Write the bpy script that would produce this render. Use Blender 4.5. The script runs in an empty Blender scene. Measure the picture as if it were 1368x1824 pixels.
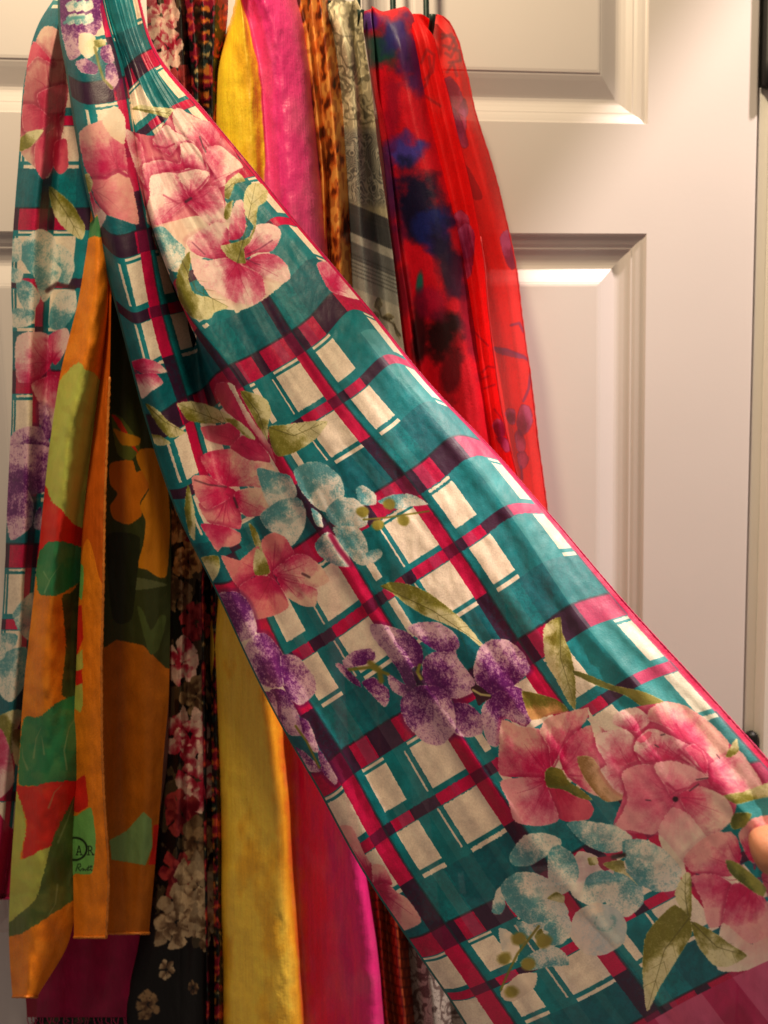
import bpy, math, random
import numpy as np
from mathutils import Vector, Matrix

# ------------------------------------------------------------------ camera, world, lamps
W0, H0, F0 = 1368.0, 1824.0, 1265.0          # size and focal length of the photograph in its own pixels
CAM_D = 0.66                                  # metres from the lens to the door
scene = bpy.context.scene
C = scene.collection
cam_data = bpy.data.cameras.new('camera'); cam = bpy.data.objects.new('camera', cam_data); C.objects.link(cam)
cam_data.sensor_fit = 'HORIZONTAL'; cam_data.sensor_width = 36.0; cam_data.lens = 36.0 * F0 / W0
cam_data.clip_start = 0.01; cam_data.clip_end = 50
cam.location = (0, -CAM_D, 0)
YAW, PITCH, ROLL = math.radians(5.4), math.radians(5.4), math.radians(1.4)
fwd = Vector((math.sin(YAW) * math.cos(PITCH), math.cos(YAW) * math.cos(PITCH), -math.sin(PITCH)))
right = fwd.cross(Vector((0, 0, 1))).normalized(); up = right.cross(fwd)
r2 = right * math.cos(ROLL) - up * math.sin(ROLL); u2 = up * math.cos(ROLL) + right * math.sin(ROLL)
cam.rotation_euler = Matrix((r2, u2, -fwd)).transposed().to_euler()
cam_data.dof.use_dof = True; cam_data.dof.focus_distance = 0.49; cam_data.dof.aperture_fstop = 7.5
scene.camera = cam
world = bpy.data.worlds.new('World'); scene.world = world; world.use_nodes = True
bg = world.node_tree.nodes['Background']; bg.inputs[0].default_value = (1.0, 0.78, 0.63, 1); bg.inputs[1].default_value = 0.16

def lamp(name, kind, loc, target, power, color, **kw):
    d = bpy.data.lights.new(name, kind); o = bpy.data.objects.new(name, d); C.objects.link(o)
    d.energy = power; d.color = color
    for k, v in kw.items(): setattr(d, k, v)
    o.location = loc
    o.rotation_euler = (Vector(target) - Vector(loc)).to_track_quat('-Z', 'Y').to_euler()
    return o
# a recessed ceiling downlight to the right, whose cone edge draws the slanting border on the door, and a warm bulb up on the left
lamp('downlight', 'SPOT', (1.0, -0.46, 1.60), (1.0, -0.46, 0.0), 240, (1.0, 0.81, 0.71), spot_size=math.radians(66.5), spot_blend=0.05, shadow_soft_size=0.035)
lamp('ceiling_bulb', 'POINT', (-0.13, -0.40, 0.84), (0, 0, 0), 28, (1.0, 0.79, 0.50), shadow_soft_size=0.045)
vs = scene.view_settings
vs.view_transform = 'Standard'; vs.look = 'None'; vs.exposure = 0.30; vs.gamma = 1.0
scene.cycles.max_bounces = 8; scene.cycles.transparent_max_bounces = 12

R2, U2, FW, CP = (np.array(v) for v in (r2, u2, fwd, cam.location))
def unproj(px, py, h):
    """points h metres in front of the door that the photograph shows at (px, py)"""
    px = np.asarray(px, float); py = np.asarray(py, float); h = np.asarray(h, float)
    d = FW + ((px - W0 / 2) / F0)[..., None] * R2 - ((py - H0 / 2) / F0)[..., None] * U2
    t = (-h - CP[1]) / d[..., 1]
    return CP + d * t[..., None]
def at(px, py, h=0.0): return Vector(unproj(px, py, h))

# ------------------------------------------------------------------ object helpers
def mesh_obj(name, verts, faces, m=None, parent=None, smooth=True, uvs=None):
    me = bpy.data.meshes.new(name); me.from_pydata([tuple(v) for v in verts], [], faces); me.update()
    o = bpy.data.objects.new(name, me); C.objects.link(o)
    if parent: o.parent = parent; o.matrix_parent_inverse = Matrix.Translation(-parent.location) if parent.type == 'EMPTY' else Matrix.Identity(4)
    if m: me.materials.append(m)
    if smooth: me.polygons.foreach_set('use_smooth', [True] * len(me.polygons))
    return o
def thing(name, label, cat, loc, group=None):
    o = bpy.data.objects.new(name, None); C.objects.link(o); o.location = loc; o.empty_display_size = 0.02
    o['label'] = label; o['category'] = cat
    if group: o['group'] = group
    return o
def box(vs_, fs_, a, b):
    n = len(vs_); (x0, y0, z0), (x1, y1, z1) = a, b
    vs_ += [(x0,y0,z0),(x1,y0,z0),(x1,y1,z0),(x0,y1,z0),(x0,y0,z1),(x1,y0,z1),(x1,y1,z1),(x0,y1,z1)]
    fs_ += [tuple(n + i for i in f) for f in ((0,3,2,1),(4,5,6,7),(0,1,5,4),(1,2,6,5),(2,3,7,6),(3,0,4,7))]
def box_obj(name, a, b, m, parent=None, bevel=0.0):
    v, f = [], []; box(v, f, a, b); o = mesh_obj(name, v, f, m, parent, False)
    if bevel:
        md = o.modifiers.new('bevel', 'BEVEL'); md.width = bevel; md.segments = 3
        o.data.polygons.foreach_set('use_smooth', [True] * 6)
    return o
def tube(pts, r, seg=8, cap=True):
    pts = [Vector(p) for p in pts]; n = len(pts); v, f = [], []
    rs = r if hasattr(r, '__len__') else [r] * n
    prev = None
    for i, p in enumerate(pts):
        t = (pts[min(i + 1, n - 1)] - pts[max(i - 1, 0)]).normalized()
        a = prev - t * prev.dot(t) if prev else t.orthogonal()
        a.normalize(); prev = a; b = t.cross(a)
        for k in range(seg):
            an = 2 * math.pi * k / seg
            v.append(p + (a * math.cos(an) + b * math.sin(an)) * rs[i])
    for i in range(n - 1):
        for k in range(seg):
            k2 = (k + 1) % seg
            f.append((i * seg + k, i * seg + k2, (i + 1) * seg + k2, (i + 1) * seg + k))
    if cap: f += [tuple(range(seg))[::-1], tuple((n - 1) * seg + k for k in range(seg))]
    return v, f
def lin(c): return tuple(((x / 255) / 12.92 if x / 255 <= 0.04045 else ((x / 255 + 0.055) / 1.055) ** 2.4) for x in c) + (1.0,)

# ------------------------------------------------------------------ plain materials
def mat(name, col, rough=0.5, metal=0.0, bump=None, var=0.0, vscale=30, spec=0.5, sss=0.0):
    m = bpy.data.materials.new(name); m.use_nodes = True; nt = m.node_tree; p = nt.nodes['Principled BSDF']
    p.inputs['Base Color'].default_value = col; p.inputs['Roughness'].default_value = rough; p.inputs['Metallic'].default_value = metal
    p.inputs['Specular IOR Level'].default_value = spec
    tc = nt.nodes.new('ShaderNodeTexCoord')
    if var:
        n = nt.nodes.new('ShaderNodeTexNoise'); n.inputs['Scale'].default_value = vscale; n.inputs['Detail'].default_value = 5
        nt.links.new(tc.outputs['Object'], n.inputs['Vector'])
        mx = nt.nodes.new('ShaderNodeMix'); mx.data_type = 'RGBA'
        mx.inputs[6].default_value = tuple(c * (1 - var) for c in col[:3]) + (1,); mx.inputs[7].default_value = tuple(min(1, c * (1 + var)) for c in col[:3]) + (1,)
        nt.links.new(n.outputs['Fac'], mx.inputs[0]); nt.links.new(mx.outputs[2], p.inputs['Base Color'])
    if bump:
        n = nt.nodes.new('ShaderNodeTexNoise'); n.inputs['Scale'].default_value = bump[0]; n.inputs['Detail'].default_value = 4
        nt.links.new(tc.outputs['Object'], n.inputs['Vector'])
        b = nt.nodes.new('ShaderNodeBump'); b.inputs['Strength'].default_value = bump[1]; b.inputs['Distance'].default_value = bump[2]
        nt.links.new(n.outputs['Fac'], b.inputs['Height']); nt.links.new(b.outputs['Normal'], p.inputs['Normal'])
    if sss:
        p.inputs['Subsurface Weight'].default_value = sss; p.inputs['Subsurface Radius'].default_value = (0.006, 0.002, 0.001); p.inputs['Subsurface Scale'].default_value = 1.0
    return m
M_DOOR = mat('door_paint', (0.615, 0.566, 0.548, 1), 0.42, bump=(260, 0.08, 0.0006), var=0.05, vscale=7, spec=0.35)
M_TRIM = mat('trim_paint', (0.78, 0.75, 0.70, 1), 0.45, bump=(300, 0.1, 0.0006), var=0.03, vscale=12)
M_HINGE = mat('black_metal', (0.012, 0.012, 0.012, 1), 0.45, 0.6, bump=(600, 0.1, 0.0004))
M_HOOK = mat('dark_green_wire', (0.012, 0.035, 0.028, 1), 0.35, 0.2, bump=(500, 0.1, 0.0003))
M_WALL = mat('wall_paint', (0.55, 0.50, 0.42, 1), 0.7, bump=(250, 0.3, 0.001), var=0.03)
M_SKIN = mat('skin', (0.58, 0.25, 0.14, 1), 0.5, bump=(700, 0.25, 0.0006), var=0.12, vscale=60, spec=0.4, sss=0.25)

# ------------------------------------------------------------------ the door, its frame and hinges
XR = (at(1156, 0).x + at(1322, 1297).x) / 2 * 0 + at(1340, 640).x       # latch-side edge of the door slab
PX1 = at(1151, 420).x; PX1b = at(1155, 200).x; PX1 = (PX1 + PX1b) / 2
STILE = XR - PX1
PW = 0.262
ZU, ZM = at(1150, 221).z, at(1150, 416).z
ZB = at(10, 1660).z
xs = [PX1 - 2 * PW - 2 * STILE, PX1 - 2 * PW - STILE, PX1 - PW - STILE, PX1 - PW, PX1, XR]
RAIL = ZU - ZM
zs = [ZB - RAIL * 1.8 - 0.62 - 0.2, ZB - RAIL * 1.8 - 0.62, ZB - RAIL * 1.8, ZB, ZM, ZU, ZU + 0.27, ZU + 0.27 + 0.115]
door = thing('panel_door', 'white painted six-panel interior door behind the hanging scarves', 'door', (xs[0], 0, zs[0]))
v, f = [], []
TH = 0.035
for i in range(5):
    for j in range(7):
        if i in (1, 3) and j in (1, 3, 5): continue
        n = len(v)
        x0, x1, z0, z1 = xs[i], xs[i + 1], zs[j], zs[j + 1]
        if i == 4: x1 -= 0.0022
        v += [(x0, 0, z0), (x1, 0, z0), (x1, 0, z1), (x0, 0, z1)]; f.append((n, n + 1, n + 2, n + 3))
n = len(v); e = XR - 0.0022                                        # eased latch edge
prof = [(e, 0), (e + 0.0012, 0.0004), (e + 0.0019, 0.0012), (XR, 0.0024), (XR, TH), (xs[0], TH), (xs[0], 0)]
for (x, y) in prof: v += [(x, y, zs[0]), (x, y, zs[-1])]
for k in range(len(prof) - 1): f.append((n + 2 * k, n + 2 * k + 2, n + 2 * k + 3, n + 2 * k + 1))
slab = mesh_obj('slab', v, f, M_DOOR, door, False)
# profile of a moulded panel: (distance in from the opening, depth behind the face)
PP = [(0, 0), (.0010, .0016), (.0022, .0024), (.0050, .0034), (.0085, .0050), (.0112, .0066), (.0124, .0068), (.0134, .0078), (.0175, .0100), (.0215, .0116), (.0235, .0120),
      (.0262, .0118), (.0280, .0110), (.0395, .0052), (.0430, .0036), (.0446, .0032), (.0452, .0024), (.0475, .0020)]
for i in (1, 3):
    for j in (1, 3, 5):
        v, f = [], []
        for (d, y) in PP:
            a, b, c_, d_ = xs[i] + d, xs[i + 1] - d, zs[j] + d, zs[j + 1] - d
            v += [(a, y, c_), (b, y, c_), (b, y, d_), (a, y, d_)]
        for k in range(len(PP) - 1):
            for q in range(4):
                q2 = (q + 1) % 4
                f.append((4 * k + q, 4 * k + q2, 4 * k + 4 + q2, 4 * k + 4 + q))
        n = 4 * (len(PP) - 1); f.append((n, n + 1, n + 2, n + 3))
        mesh_obj('panel', v, f, M_DOOR, door, False)
def hinge(z0, z1):
    x, y = XR + 0.0062, -0.0045
    pts = [(x, y, z0 - .004), (x, y, z0 - .002), (x, y, z0)] + [(x, y, z0 + (z1 - z0) * t) for t in (.2, .4, .6, .8)] + [(x, y, z1), (x, y, z1 + .002), (x, y, z1 + .004)]
    vv, ff = tube(pts, [.002, .0045, .0060, .0060, .0060, .0060, .0060, .0060, .0045, .002], 16)
    h = mesh_obj('hinge', vv, ff, M_HINGE, door)
    box_obj('leaf', (XR + .001, -.0005, z0), (XR + .028, .0015, z1), M_HINGE, h)
zt = at(1362, 155).z; hinge(zt, zt + 0.10)
zt = at(1330, 1306).z; hinge(zt - 0.10, zt)
frame = thing('door_frame', 'white painted door jamb and casing along the right edge of the door', 'door frame', (XR + .02, 0, zs[0]))
box_obj('jamb', (XR + .0035, .0040, zs[0]), (XR + .022, .09, zs[-1] + .01), M_TRIM, frame, .0015)
v, f = [], []
cp = [(.0135, .0035), (.0135, -.007), (.0155, -.0095), (.020, -.0105), (.026, -.0085), (.034, -.012), (.060, -.016), (.068, -.016), (.070, -.013), (.070, .0035)]
for (x, y) in cp: v += [(XR + x, y, zs[0]), (XR + x, y, zs[-1] + .06)]
for k in range(len(cp) - 1): f.append((2 * k, 2 * k + 2, 2 * k + 3, 2 * k + 1))
f += [tuple(range(1, 2 * len(cp), 2)), tuple(range(0, 2 * len(cp), 2))[::-1]]
mesh_obj('casing', v, f, M_TRIM, frame, False)
wall = box_obj('wall', (XR + .0705, .0036, zs[0]), (XR + .9, .09, zs[-1] + .3), M_WALL); wall['kind'] = 'structure'

# ------------------------------------------------------------------ cloth: sheets lofted through rows of points, prints drawn in numpy
rng = np.random.default_rng(7)
TAB = rng.random((256, 256))
def vnoise(x, y):
    xi = np.floor(x).astype(int); yi = np.floor(y).astype(int); fx = x - xi; fy = y - yi
    fx = fx * fx * (3 - 2 * fx); fy = fy * fy * (3 - 2 * fy)
    a = TAB[xi & 255, yi & 255]; b = TAB[(xi + 1) & 255, yi & 255]; c = TAB[xi & 255, (yi + 1) & 255]; d = TAB[(xi + 1) & 255, (yi + 1) & 255]
    return (a * (1 - fx) + b * fx) * (1 - fy) + (c * (1 - fx) + d * fx) * fy
def fbm(x, y, o=4):
    s = 0; a = .5; t = 0
    for k in range(o):
        s = s + a * vnoise(x + 17.3 * k, y + 9.1 * k); t += a; a *= .5; x = x * 2.03; y = y * 2.03
    return s / t
def hermite(xk, Y, x):
    """smooth curve through rows Y at knots xk, sampled at x (cubic, finite-difference tangents)"""
    xk = np.asarray(xk, float); Y = np.asarray(Y, float); x = np.asarray(x, float)
    d = np.diff(Y, axis=0) / np.diff(xk).reshape((-1,) + (1,) * (Y.ndim - 1))
    m = np.zeros_like(Y); m[0] = d[0]; m[-1] = d[-1]
    h = np.diff(xk)
    if len(xk) > 2:
        w = (h[1:] / (h[:-1] + h[1:])).reshape((-1,) + (1,) * (Y.ndim - 1))
        m[1:-1] = d[:-1] * w + d[1:] * (1 - w)
    i = np.clip(np.searchsorted(xk, x, side='right') - 1, 0, len(xk) - 2)
    t = (x - xk[i]) / h[i]; sh = (-1,) + (1,) * (Y.ndim - 1)
    t = t.reshape(sh); hh = h[i].reshape(sh)
    return (2*t**3-3*t**2+1)*Y[i] + (t**3-2*t**2+t)*hh*m[i] + (-2*t**3+3*t**2)*Y[i+1] + (t**3-t**2)*hh*m[i+1]
class Sheet:
    """rows: array [row][column] of (x, y, h, c) ; s knots for columns, t knots for rows"""
    def __init__(self, s, t, rows):
        self.s = np.asarray(s, float); self.t = np.asarray(t, float); self.rows = np.asarray(rows, float)
    def sample(self, s, t):
        g = hermite(self.t, self.rows, t)                      # [t][col][4]
        g = hermite(self.s, np.swapaxes(g, 0, 1), s)           # [s][t][4]
        return np.swapaxes(g, 0, 1)
    def build(self, name, parent, m, nu, nv, wob=(0.0012, 14, 3), fine=0.00015, pleat=None, sway=2.0):
        s = np.linspace(self.s[0], self.s[-1], nu); t = np.linspace(self.t[0], self.t[-1], nv)
        g = self.sample(s, t); S, T = np.meshgrid((s - s[0]) / (s[-1] - s[0]), (t - t[0]) / (t[-1] - t[0]))
        sd = (abs(hash_name(name)) % 97) + (parent.location.x * 31 if parent else 0)
        g[..., 0] += sway * 2 * (fbm(S * 1.5 + sd, T * 13 + sd * 2, 3) - .5)
        h = g[..., 2] + wob[0] * 2 * (fbm(S * wob[1] + sd, T * wob[2] + sd, 3) - .5)
        h = h + fine * 2 * (fbm(g[..., 0] / 11.0 + sd, g[..., 1] / 26.0, 3) - .5)
        if pleat: h = h + pleat(S, T)
        P = unproj(g[..., 0], g[..., 1], h); self.P = P
        idx = np.arange(nu * nv).reshape(nv, nu)
        fs = np.stack([idx[:-1, :-1], idx[1:, :-1], idx[1:, 1:], idx[:-1, 1:]], -1).reshape(-1, 4)
        me = bpy.data.meshes.new(name); me.from_pydata(P.reshape(-1, 3).tolist(), [], fs.tolist()); me.update()
        uv = me.uv_layers.new(name='cloth'); li = np.empty(len(me.loops), int); me.loops.foreach_get('vertex_index', li)
        UV = np.stack([S, 1 - T], -1).reshape(-1, 2)[li]; uv.data.foreach_set('uv', UV.ravel())
        me.polygons.foreach_set('use_smooth', [True] * len(me.polygons)); me.materials.append(m)
        o = bpy.data.objects.new(name, me); C.objects.link(o); o.parent = parent
        o.matrix_parent_inverse = Matrix.Translation(-parent.location)
        self.obj = o
        return o
    def hem(self, parent, m, side, r=0.0007, step=2, a=0.0, b=1.0, name='hem'):
        P = {'left': self.P[:, 0], 'right': self.P[:, -1], 'bottom': self.P[-1], 'top': self.P[0]}[side]
        n = len(P); P = P[int(a * n):max(int(b * n), int(a * n) + 3):step]
        rs = [r * (0.6 + 0.4 * random.random() + 0.5 * (k % 2)) for k in range(len(P))]
        vv, ff = tube([p + np.array((0, -r * .3, 0)) for p in P], rs, 6)
        return mesh_obj(name, vv, ff, m, parent)
def hash_name(s): return sum((i + 1) * ord(ch) for i, ch in enumerate(s))
def strand(ys, cols):
    """hanging strip: ys the row heights in the photograph, cols = [([(y, x), ...], h or [(y, h), ...], c)]"""
    rows = []
    for y in ys:
        r = []
        for (xy, h, c) in cols:
            yy = [p[0] for p in xy]; xx = [p[1] for p in xy]
            hv = h if not hasattr(h, '__len__') else float(np.interp(y, [p[0] for p in h], [p[1] for p in h]))
            r.append((float(np.interp(y, yy, xx)), y, hv, c))
        rows.append(r)
    return Sheet(np.linspace(0, 1, len(cols)), ys, rows)

CROPS = dict(A=(0,0,.33626), B=(400,0,.33626), D=(0,400,.33626), E=(0,800,.33626), F=(0,1200,.342), G=(200,1200,.4094), H=(560,400,.3655),
             I=(200,150,.3655), J=(250,600,.402), K=(650,600,.3655), L=(450,1000,.402), M=(850,1050,.3787), N=(560,1350,.3216), O=(850,1400,.3787), P=(1000,1210,.269), Z=(0,0,1.0))
def PT(k, s):
    a = np.array([[float(q) for q in p.split(',')] for p in s.split()]); ox, oy, sc = CROPS[k]
    return a * sc + (ox, oy)
class Canvas:
    def __init__(self, sheet, w, h, base):
        s = np.linspace(sheet.s[0], sheet.s[-1], w); t = np.linspace(sheet.t[0], sheet.t[-1], h)
        g = sheet.sample(s, t)
        self.X, self.Y, self.c = g[..., 0], g[..., 1], g[..., 3]
        self.v = np.repeat(t[:, None], w, 1); self.u = np.repeat(s[None, :], h, 0)
        self.w, self.h = w, h
        self.n1 = fbm(self.X / 5.0, self.Y / 5.0, 3); self.n2 = fbm(self.X / 26.0 + 40, self.Y / 26.0, 3); self.n3 = vnoise(self.X / 1.6, self.Y / 1.6)
        self.col = np.empty((h, w, 3)); self.col[:] = base
    def sub(self, pts, pad=0):
        x0, y0 = pts.min(0) - pad; x1, y1 = pts.max(0) + pad; k = 6
        if not hasattr(self, 'Xc'): self.Xc, self.Yc = self.X[::k, ::k], self.Y[::k, ::k]
        p2 = 12
        m = (self.Xc > x0 - p2) & (self.Xc < x1 + p2) & (self.Yc > y0 - p2) & (self.Yc < y1 + p2)
        rows = np.flatnonzero(m.any(1)); cols = np.flatnonzero(m.any(0))
        if not len(rows): return None
        return slice(max(rows[0] - 1, 0) * k, (rows[-1] + 2) * k), slice(max(cols[0] - 1, 0) * k, (cols[-1] + 2) * k)
    def smooth(self, p, n=4):
        k = len(p); q = np.vstack([p[-1:], p, p[:2]]); out = []
        for i in range(1, k + 1):
            for t in np.linspace(0, 1, n, endpoint=False):
                a, b, c, d = q[i-1], q[i], q[i+1], q[i+2] if i + 2 < len(q) else q[1]
                m0, m1 = .34 * (c - a), .34 * (d - b)
                out.append((2*t**3-3*t*t+1)*b + (t**3-2*t*t+t)*m0 + (3*t*t-2*t**3)*c + (t**3-t*t)*m1)
        return np.array(out)
    def inside(self, sl, p, rough=0.7):
        X = self.X[sl] + rough * 2 * (self.n3[sl] - .5); Y = self.Y[sl] + rough * 2 * (self.n1[sl] - .5)
        r = np.zeros(X.shape, bool); n = len(p)
        for i in range(n):
            (xa, ya), (xb, yb) = p[i], p[(i + 1) % n]
            if ya == yb: continue
            cr = (ya > Y) != (yb > Y)
            if not cr.any(): continue
            r ^= cr & (X < (xb - xa) * (Y - ya) / (yb - ya) + xa)
        return r
    def fill(self, p, c, alpha=1.0, sm=True, rough=.7, mul=False):
        p = self.smooth(p) if sm else p; sl = self.sub(p, 2)
        if sl is None: return
        m = self.inside(sl, p, rough)[..., None] * alpha; c = np.array(c, float)
        if mul: self.col[sl] = self.col[sl] * (1 - m + m * c / 255)
        else: self.col[sl] = self.col[sl] * (1 - m) + m * c
    def petal(self, p, base, c0, c1, pw=1.0, nz=.5, st=.25, edge=None, alpha=1.0, grain=True, veins=0, lat=.3, grow=1.0, halo=0):
        """printed petal: colour runs from c0 at its base point to c1 at its tip, broken up by a grainy stipple"""
        p = p.mean(0) + (p - p.mean(0)) * grow
        p = self.smooth(p); sl = self.sub(p, 3)
        if sl is None: return
        m = self.inside(sl, p, 1.1); 
        if not m.any(): return
        X, Y = self.X[sl], self.Y[sl]
        d = np.hypot(X - base[0], Y - base[1]); dp = np.hypot(p[:, 0] - base[0], p[:, 1] - base[1])
        t = np.clip((d - dp.min() * .8) / (dp.max() - dp.min() * .8 + 1e-6), 0, 1)
        t = t + nz * (self.n2[sl] - .5) * 1.7
        an = np.arctan2(Y - base[1], X - base[0])
        if grain: t = t + .15 * (vnoise(an * 20 + 50, d / 40) - .5)
        ce = p.mean(0); ax = ce - base; ax = ax / (np.hypot(*ax) + 1e-6); wl = ((X - ce[0]) * -ax[1] + (Y - ce[1]) * ax[0]) / (np.abs((p - ce) @ np.array([-ax[1], ax[0]])).max() + 1e-6)
        t = t + lat * wl * (1 if int(ce[0] * 7 + ce[1] * 3) % 2 else -1) * np.clip(t + .3, 0, 1)
        t = np.clip((t - .10) / .66, 0, 1) ** pw
        t = np.clip(t + st * ((self.n3[sl] + self.n1[sl]) - 1.0), 0, 1)[..., None]
        colr = np.array(c0, float) * (1 - t) + np.array(c1, float) * t
        if halo:
            c_ = self.col[sl]; pk = np.clip((c_[..., 0] - c_[..., 1] - 15) / 60, 0, 1)
            keep = c_.copy(); self.line(np.vstack([p, p[:1]]), 5.5, np.array(c0) * .85, halo)
            self.col[sl] = keep * (1 - pk[..., None]) + self.col[sl] * pk[..., None]
        mm = m[..., None] * alpha
        self.col[sl] = self.col[sl] * (1 - mm) + colr * mm
        for k in range(veins):
            q = p[(int(ce[0]) + k * 7 + 3) % len(p)]; b0 = np.array(base) * .85 + ce * .15
            e = b0 + (q - b0) * (.55 + .12 * (k % 3)); mdl = (b0 + e) / 2 + (ce - (b0 + e) / 2) * .15
            self.line([b0, mdl, e], 1.3, np.array(c0) * .85, .5, True)
        if edge is not None: self.line(np.vstack([p, p[:1]]), .9, edge, .5, noisy=True)
    def line(self, p, w, c, alpha=1.0, taper=False, noisy=False):
        p = np.asarray(p, float); sl = self.sub(p, w + 2)
        if sl is None: return
        X, Y = self.X[sl], self.Y[sl]; dm = np.full(X.shape, 1e9); n = len(p) - 1
        for i in range(n):
            a, b = p[i], p[i + 1]; ab = b - a; L = ab @ ab + 1e-9
            t = np.clip(((X - a[0]) * ab[0] + (Y - a[1]) * ab[1]) / L, 0, 1)
            ww = w * (1 - .8 * (i + t) / n) if taper else w
            dm = np.minimum(dm, np.hypot(X - a[0] - t * ab[0], Y - a[1] - t * ab[1]) / ww)
        m = np.clip(1.5 - dm, 0, 1)
        if noisy: m = m * np.clip(3 * (self.n1[sl] - .36) + 1.2 * (self.n3[sl] - .5), 0, 1)
        m = m[..., None] * alpha
        self.col[sl] = self.col[sl] * (1 - m) + m * np.array(c, float)
    def blob(self, x, y, rx, ry, c, soft=.35, alpha=1.0, ang=0, warp=.35):
        ca, sa = math.cos(ang), math.sin(ang)
        dx, dy = self.X - x, self.Y - y
        d = np.hypot((dx * ca + dy * sa) / rx, (-dx * sa + dy * ca) / ry) + warp * (self.n2 - .5) * 2 + .1 * (self.n3 - .5)
        m = np.clip((1 + soft / 2 - d) / soft, 0, 1)[..., None] * alpha
        self.col = self.col * (1 - m) + m * np.array(c, float)
    def mask(self, m, c, alpha=1.0):
        m = (np.clip(m, 0, 1) * alpha)[..., None]; self.col = self.col * (1 - m) + m * np.array(c, float)
    def image(self, name):
        im = bpy.data.images.new(name, self.w, self.h)
        px = np.ones((self.h, self.w, 4), np.float32); px[..., :3] = np.clip(self.col, 0, 255)[::-1] / 255.0
        im.pixels.foreach_set(px.ravel()); im.update(); im.pack()
        return im
def cloth(name, im, rough=.6, transl=.25, sheer=0.0, sheen=.25, bump=(900, .35, .0006), spec=.3, slub=(130, .35, .55)):
    m = bpy.data.materials.new(name); m.use_nodes = True; nt = m.node_tree; L = nt.links.new
    p = nt.nodes['Principled BSDF']; out = nt.nodes['Material Output']
    if im is not None:
        tx = nt.nodes.new('ShaderNodeTexImage'); tx.image = im; tx.interpolation = 'Cubic'; tx.extension = 'EXTEND'; col = tx.outputs['Color']
    tc = nt.nodes.new('ShaderNodeTexCoord')
    L(col, p.inputs['Base Color']); p.inputs['Roughness'].default_value = rough; p.inputs['Specular IOR Level'].default_value = spec
    p.inputs['Sheen Weight'].default_value = sheen; p.inputs['Sheen Roughness'].default_value = .4; L(col, p.inputs['Sheen Tint'])
    n = nt.nodes.new('ShaderNodeTexNoise'); n.inputs['Scale'].default_value = bump[0]; n.inputs['Detail'].default_value = 3
    L(tc.outputs['Object'], n.inputs['Vector'])
    b = nt.nodes.new('ShaderNodeBump'); b.inputs['Strength'].default_value = bump[1]; b.inputs['Distance'].default_value = bump[2]
    L(n.outputs['Fac'], b.inputs['Height'])
    n2 = nt.nodes.new('ShaderNodeTexNoise'); n2.inputs['Scale'].default_value = slub[0]; n2.inputs['Detail'].default_value = 3
    mp = nt.nodes.new('ShaderNodeMapping'); mp.inputs['Scale'].default_value = (1, 1, slub[1]); L(tc.outputs['Object'], mp.inputs['Vector']); L(mp.outputs[0], n2.inputs['Vector'])
    b2 = nt.nodes.new('ShaderNodeBump'); b2.inputs['Strength'].default_value = slub[2]; b2.inputs['Distance'].default_value = .0016
    L(n2.outputs['Fac'], b2.inputs['Height']); L(b.outputs['Normal'], b2.inputs['Normal']); L(b2.outputs['Normal'], p.inputs['Normal'])
    t = nt.nodes.new('ShaderNodeBsdfTranslucent'); L(col, t.inputs['Color']); L(b2.outputs['Normal'], t.inputs['Normal'])
    mx = nt.nodes.new('ShaderNodeMixShader'); mx.inputs[0].default_value = transl; L(p.outputs[0], mx.inputs[1]); L(t.outputs[0], mx.inputs[2])
    last = mx.outputs[0]
    if sheer:
        tr = nt.nodes.new('ShaderNodeBsdfTransparent')
        g = nt.nodes.new('ShaderNodeMix'); g.data_type = 'RGBA'; g.inputs[0].default_value = .55; g.inputs[6].default_value = (1, 1, 1, 1); L(col, g.inputs[7]); L(g.outputs[2], tr.inputs['Color'])
        m2 = nt.nodes.new('ShaderNodeMixShader'); m2.inputs[0].default_value = sheer; L(last, m2.inputs[1]); L(tr.outputs[0], m2.inputs[2]); last = m2.outputs[0]
    L(last, out.inputs['Surface'])
    return m

# ------------------------------------------------------------------ print colours and motifs
CREAM=(246,228,206); TEAL=(6,122,132); TEALD=(4,98,112); RED=(206,12,76); PURP=(56,26,56); OLIVE=(122,118,38); OLIVL=(228,220,170)
PK0=(198,22,86); PK1=(248,214,206); PKM=(228,104,130); VI0=(98,22,104); VI1=(226,184,200); BL0=(86,156,164); BL1=(236,230,216); INK=(66,40,52)
def pink(cv, k, base, polys, c0=PK0, c1=PK1, pw=1.0):
    b = PT(k, base)[0]
    for q in polys: cv.petal(PT(k, q), b, c0, c1, pw, .45, .24, edge=(240,196,186), veins=4, grow=1.03, halo=.55, lat=.42)
def violet(cv, k, base, polys):
    b = PT(k, base)[0]
    for q in polys: cv.petal(PT(k, q), b, VI0, VI1, 1.25, .55, .85, edge=(240,220,206), grow=1.08, halo=.5)
def blue(cv, k, polys):
    for q in polys:
        p = PT(k, q); cv.petal(p, p[0], BL0, BL1, .75, .8, .75, lat=.6, edge=(226,226,208), grain=False, grow=1.07)
def leaf(cv, k, polys, c0=OLIVE, c1=OLIVL, vein=True):
    for q in polys:
        p = PT(k, q); cv.petal(p, p[0], c0, c1, .9, .8, .4, edge=(228,222,168), lat=.9)
        if vein and len(p) > 5:
            far = p[np.argmax(np.hypot(*(p - p[0]).T))]; mid = p.mean(0)
            cv.line([p[0], mid, far], 1.2, (84, 80, 34), .7, True)
            for t in (.35, .55, .75):
                a = p[0] + (far - p[0]) * t; a = a * .5 + (mid + (far - p[0]) * (t - .5)) * .5
                for s in (-1, 1):
                    nrm = np.array([-(far - p[0])[1], (far - p[0])[0]]) * .13 * s
                    cv.line([a, a + nrm * .6 + (far - p[0]) * .10, a + nrm + (far - p[0]) * .17], .7, (100, 96, 44), .5, True)
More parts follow.
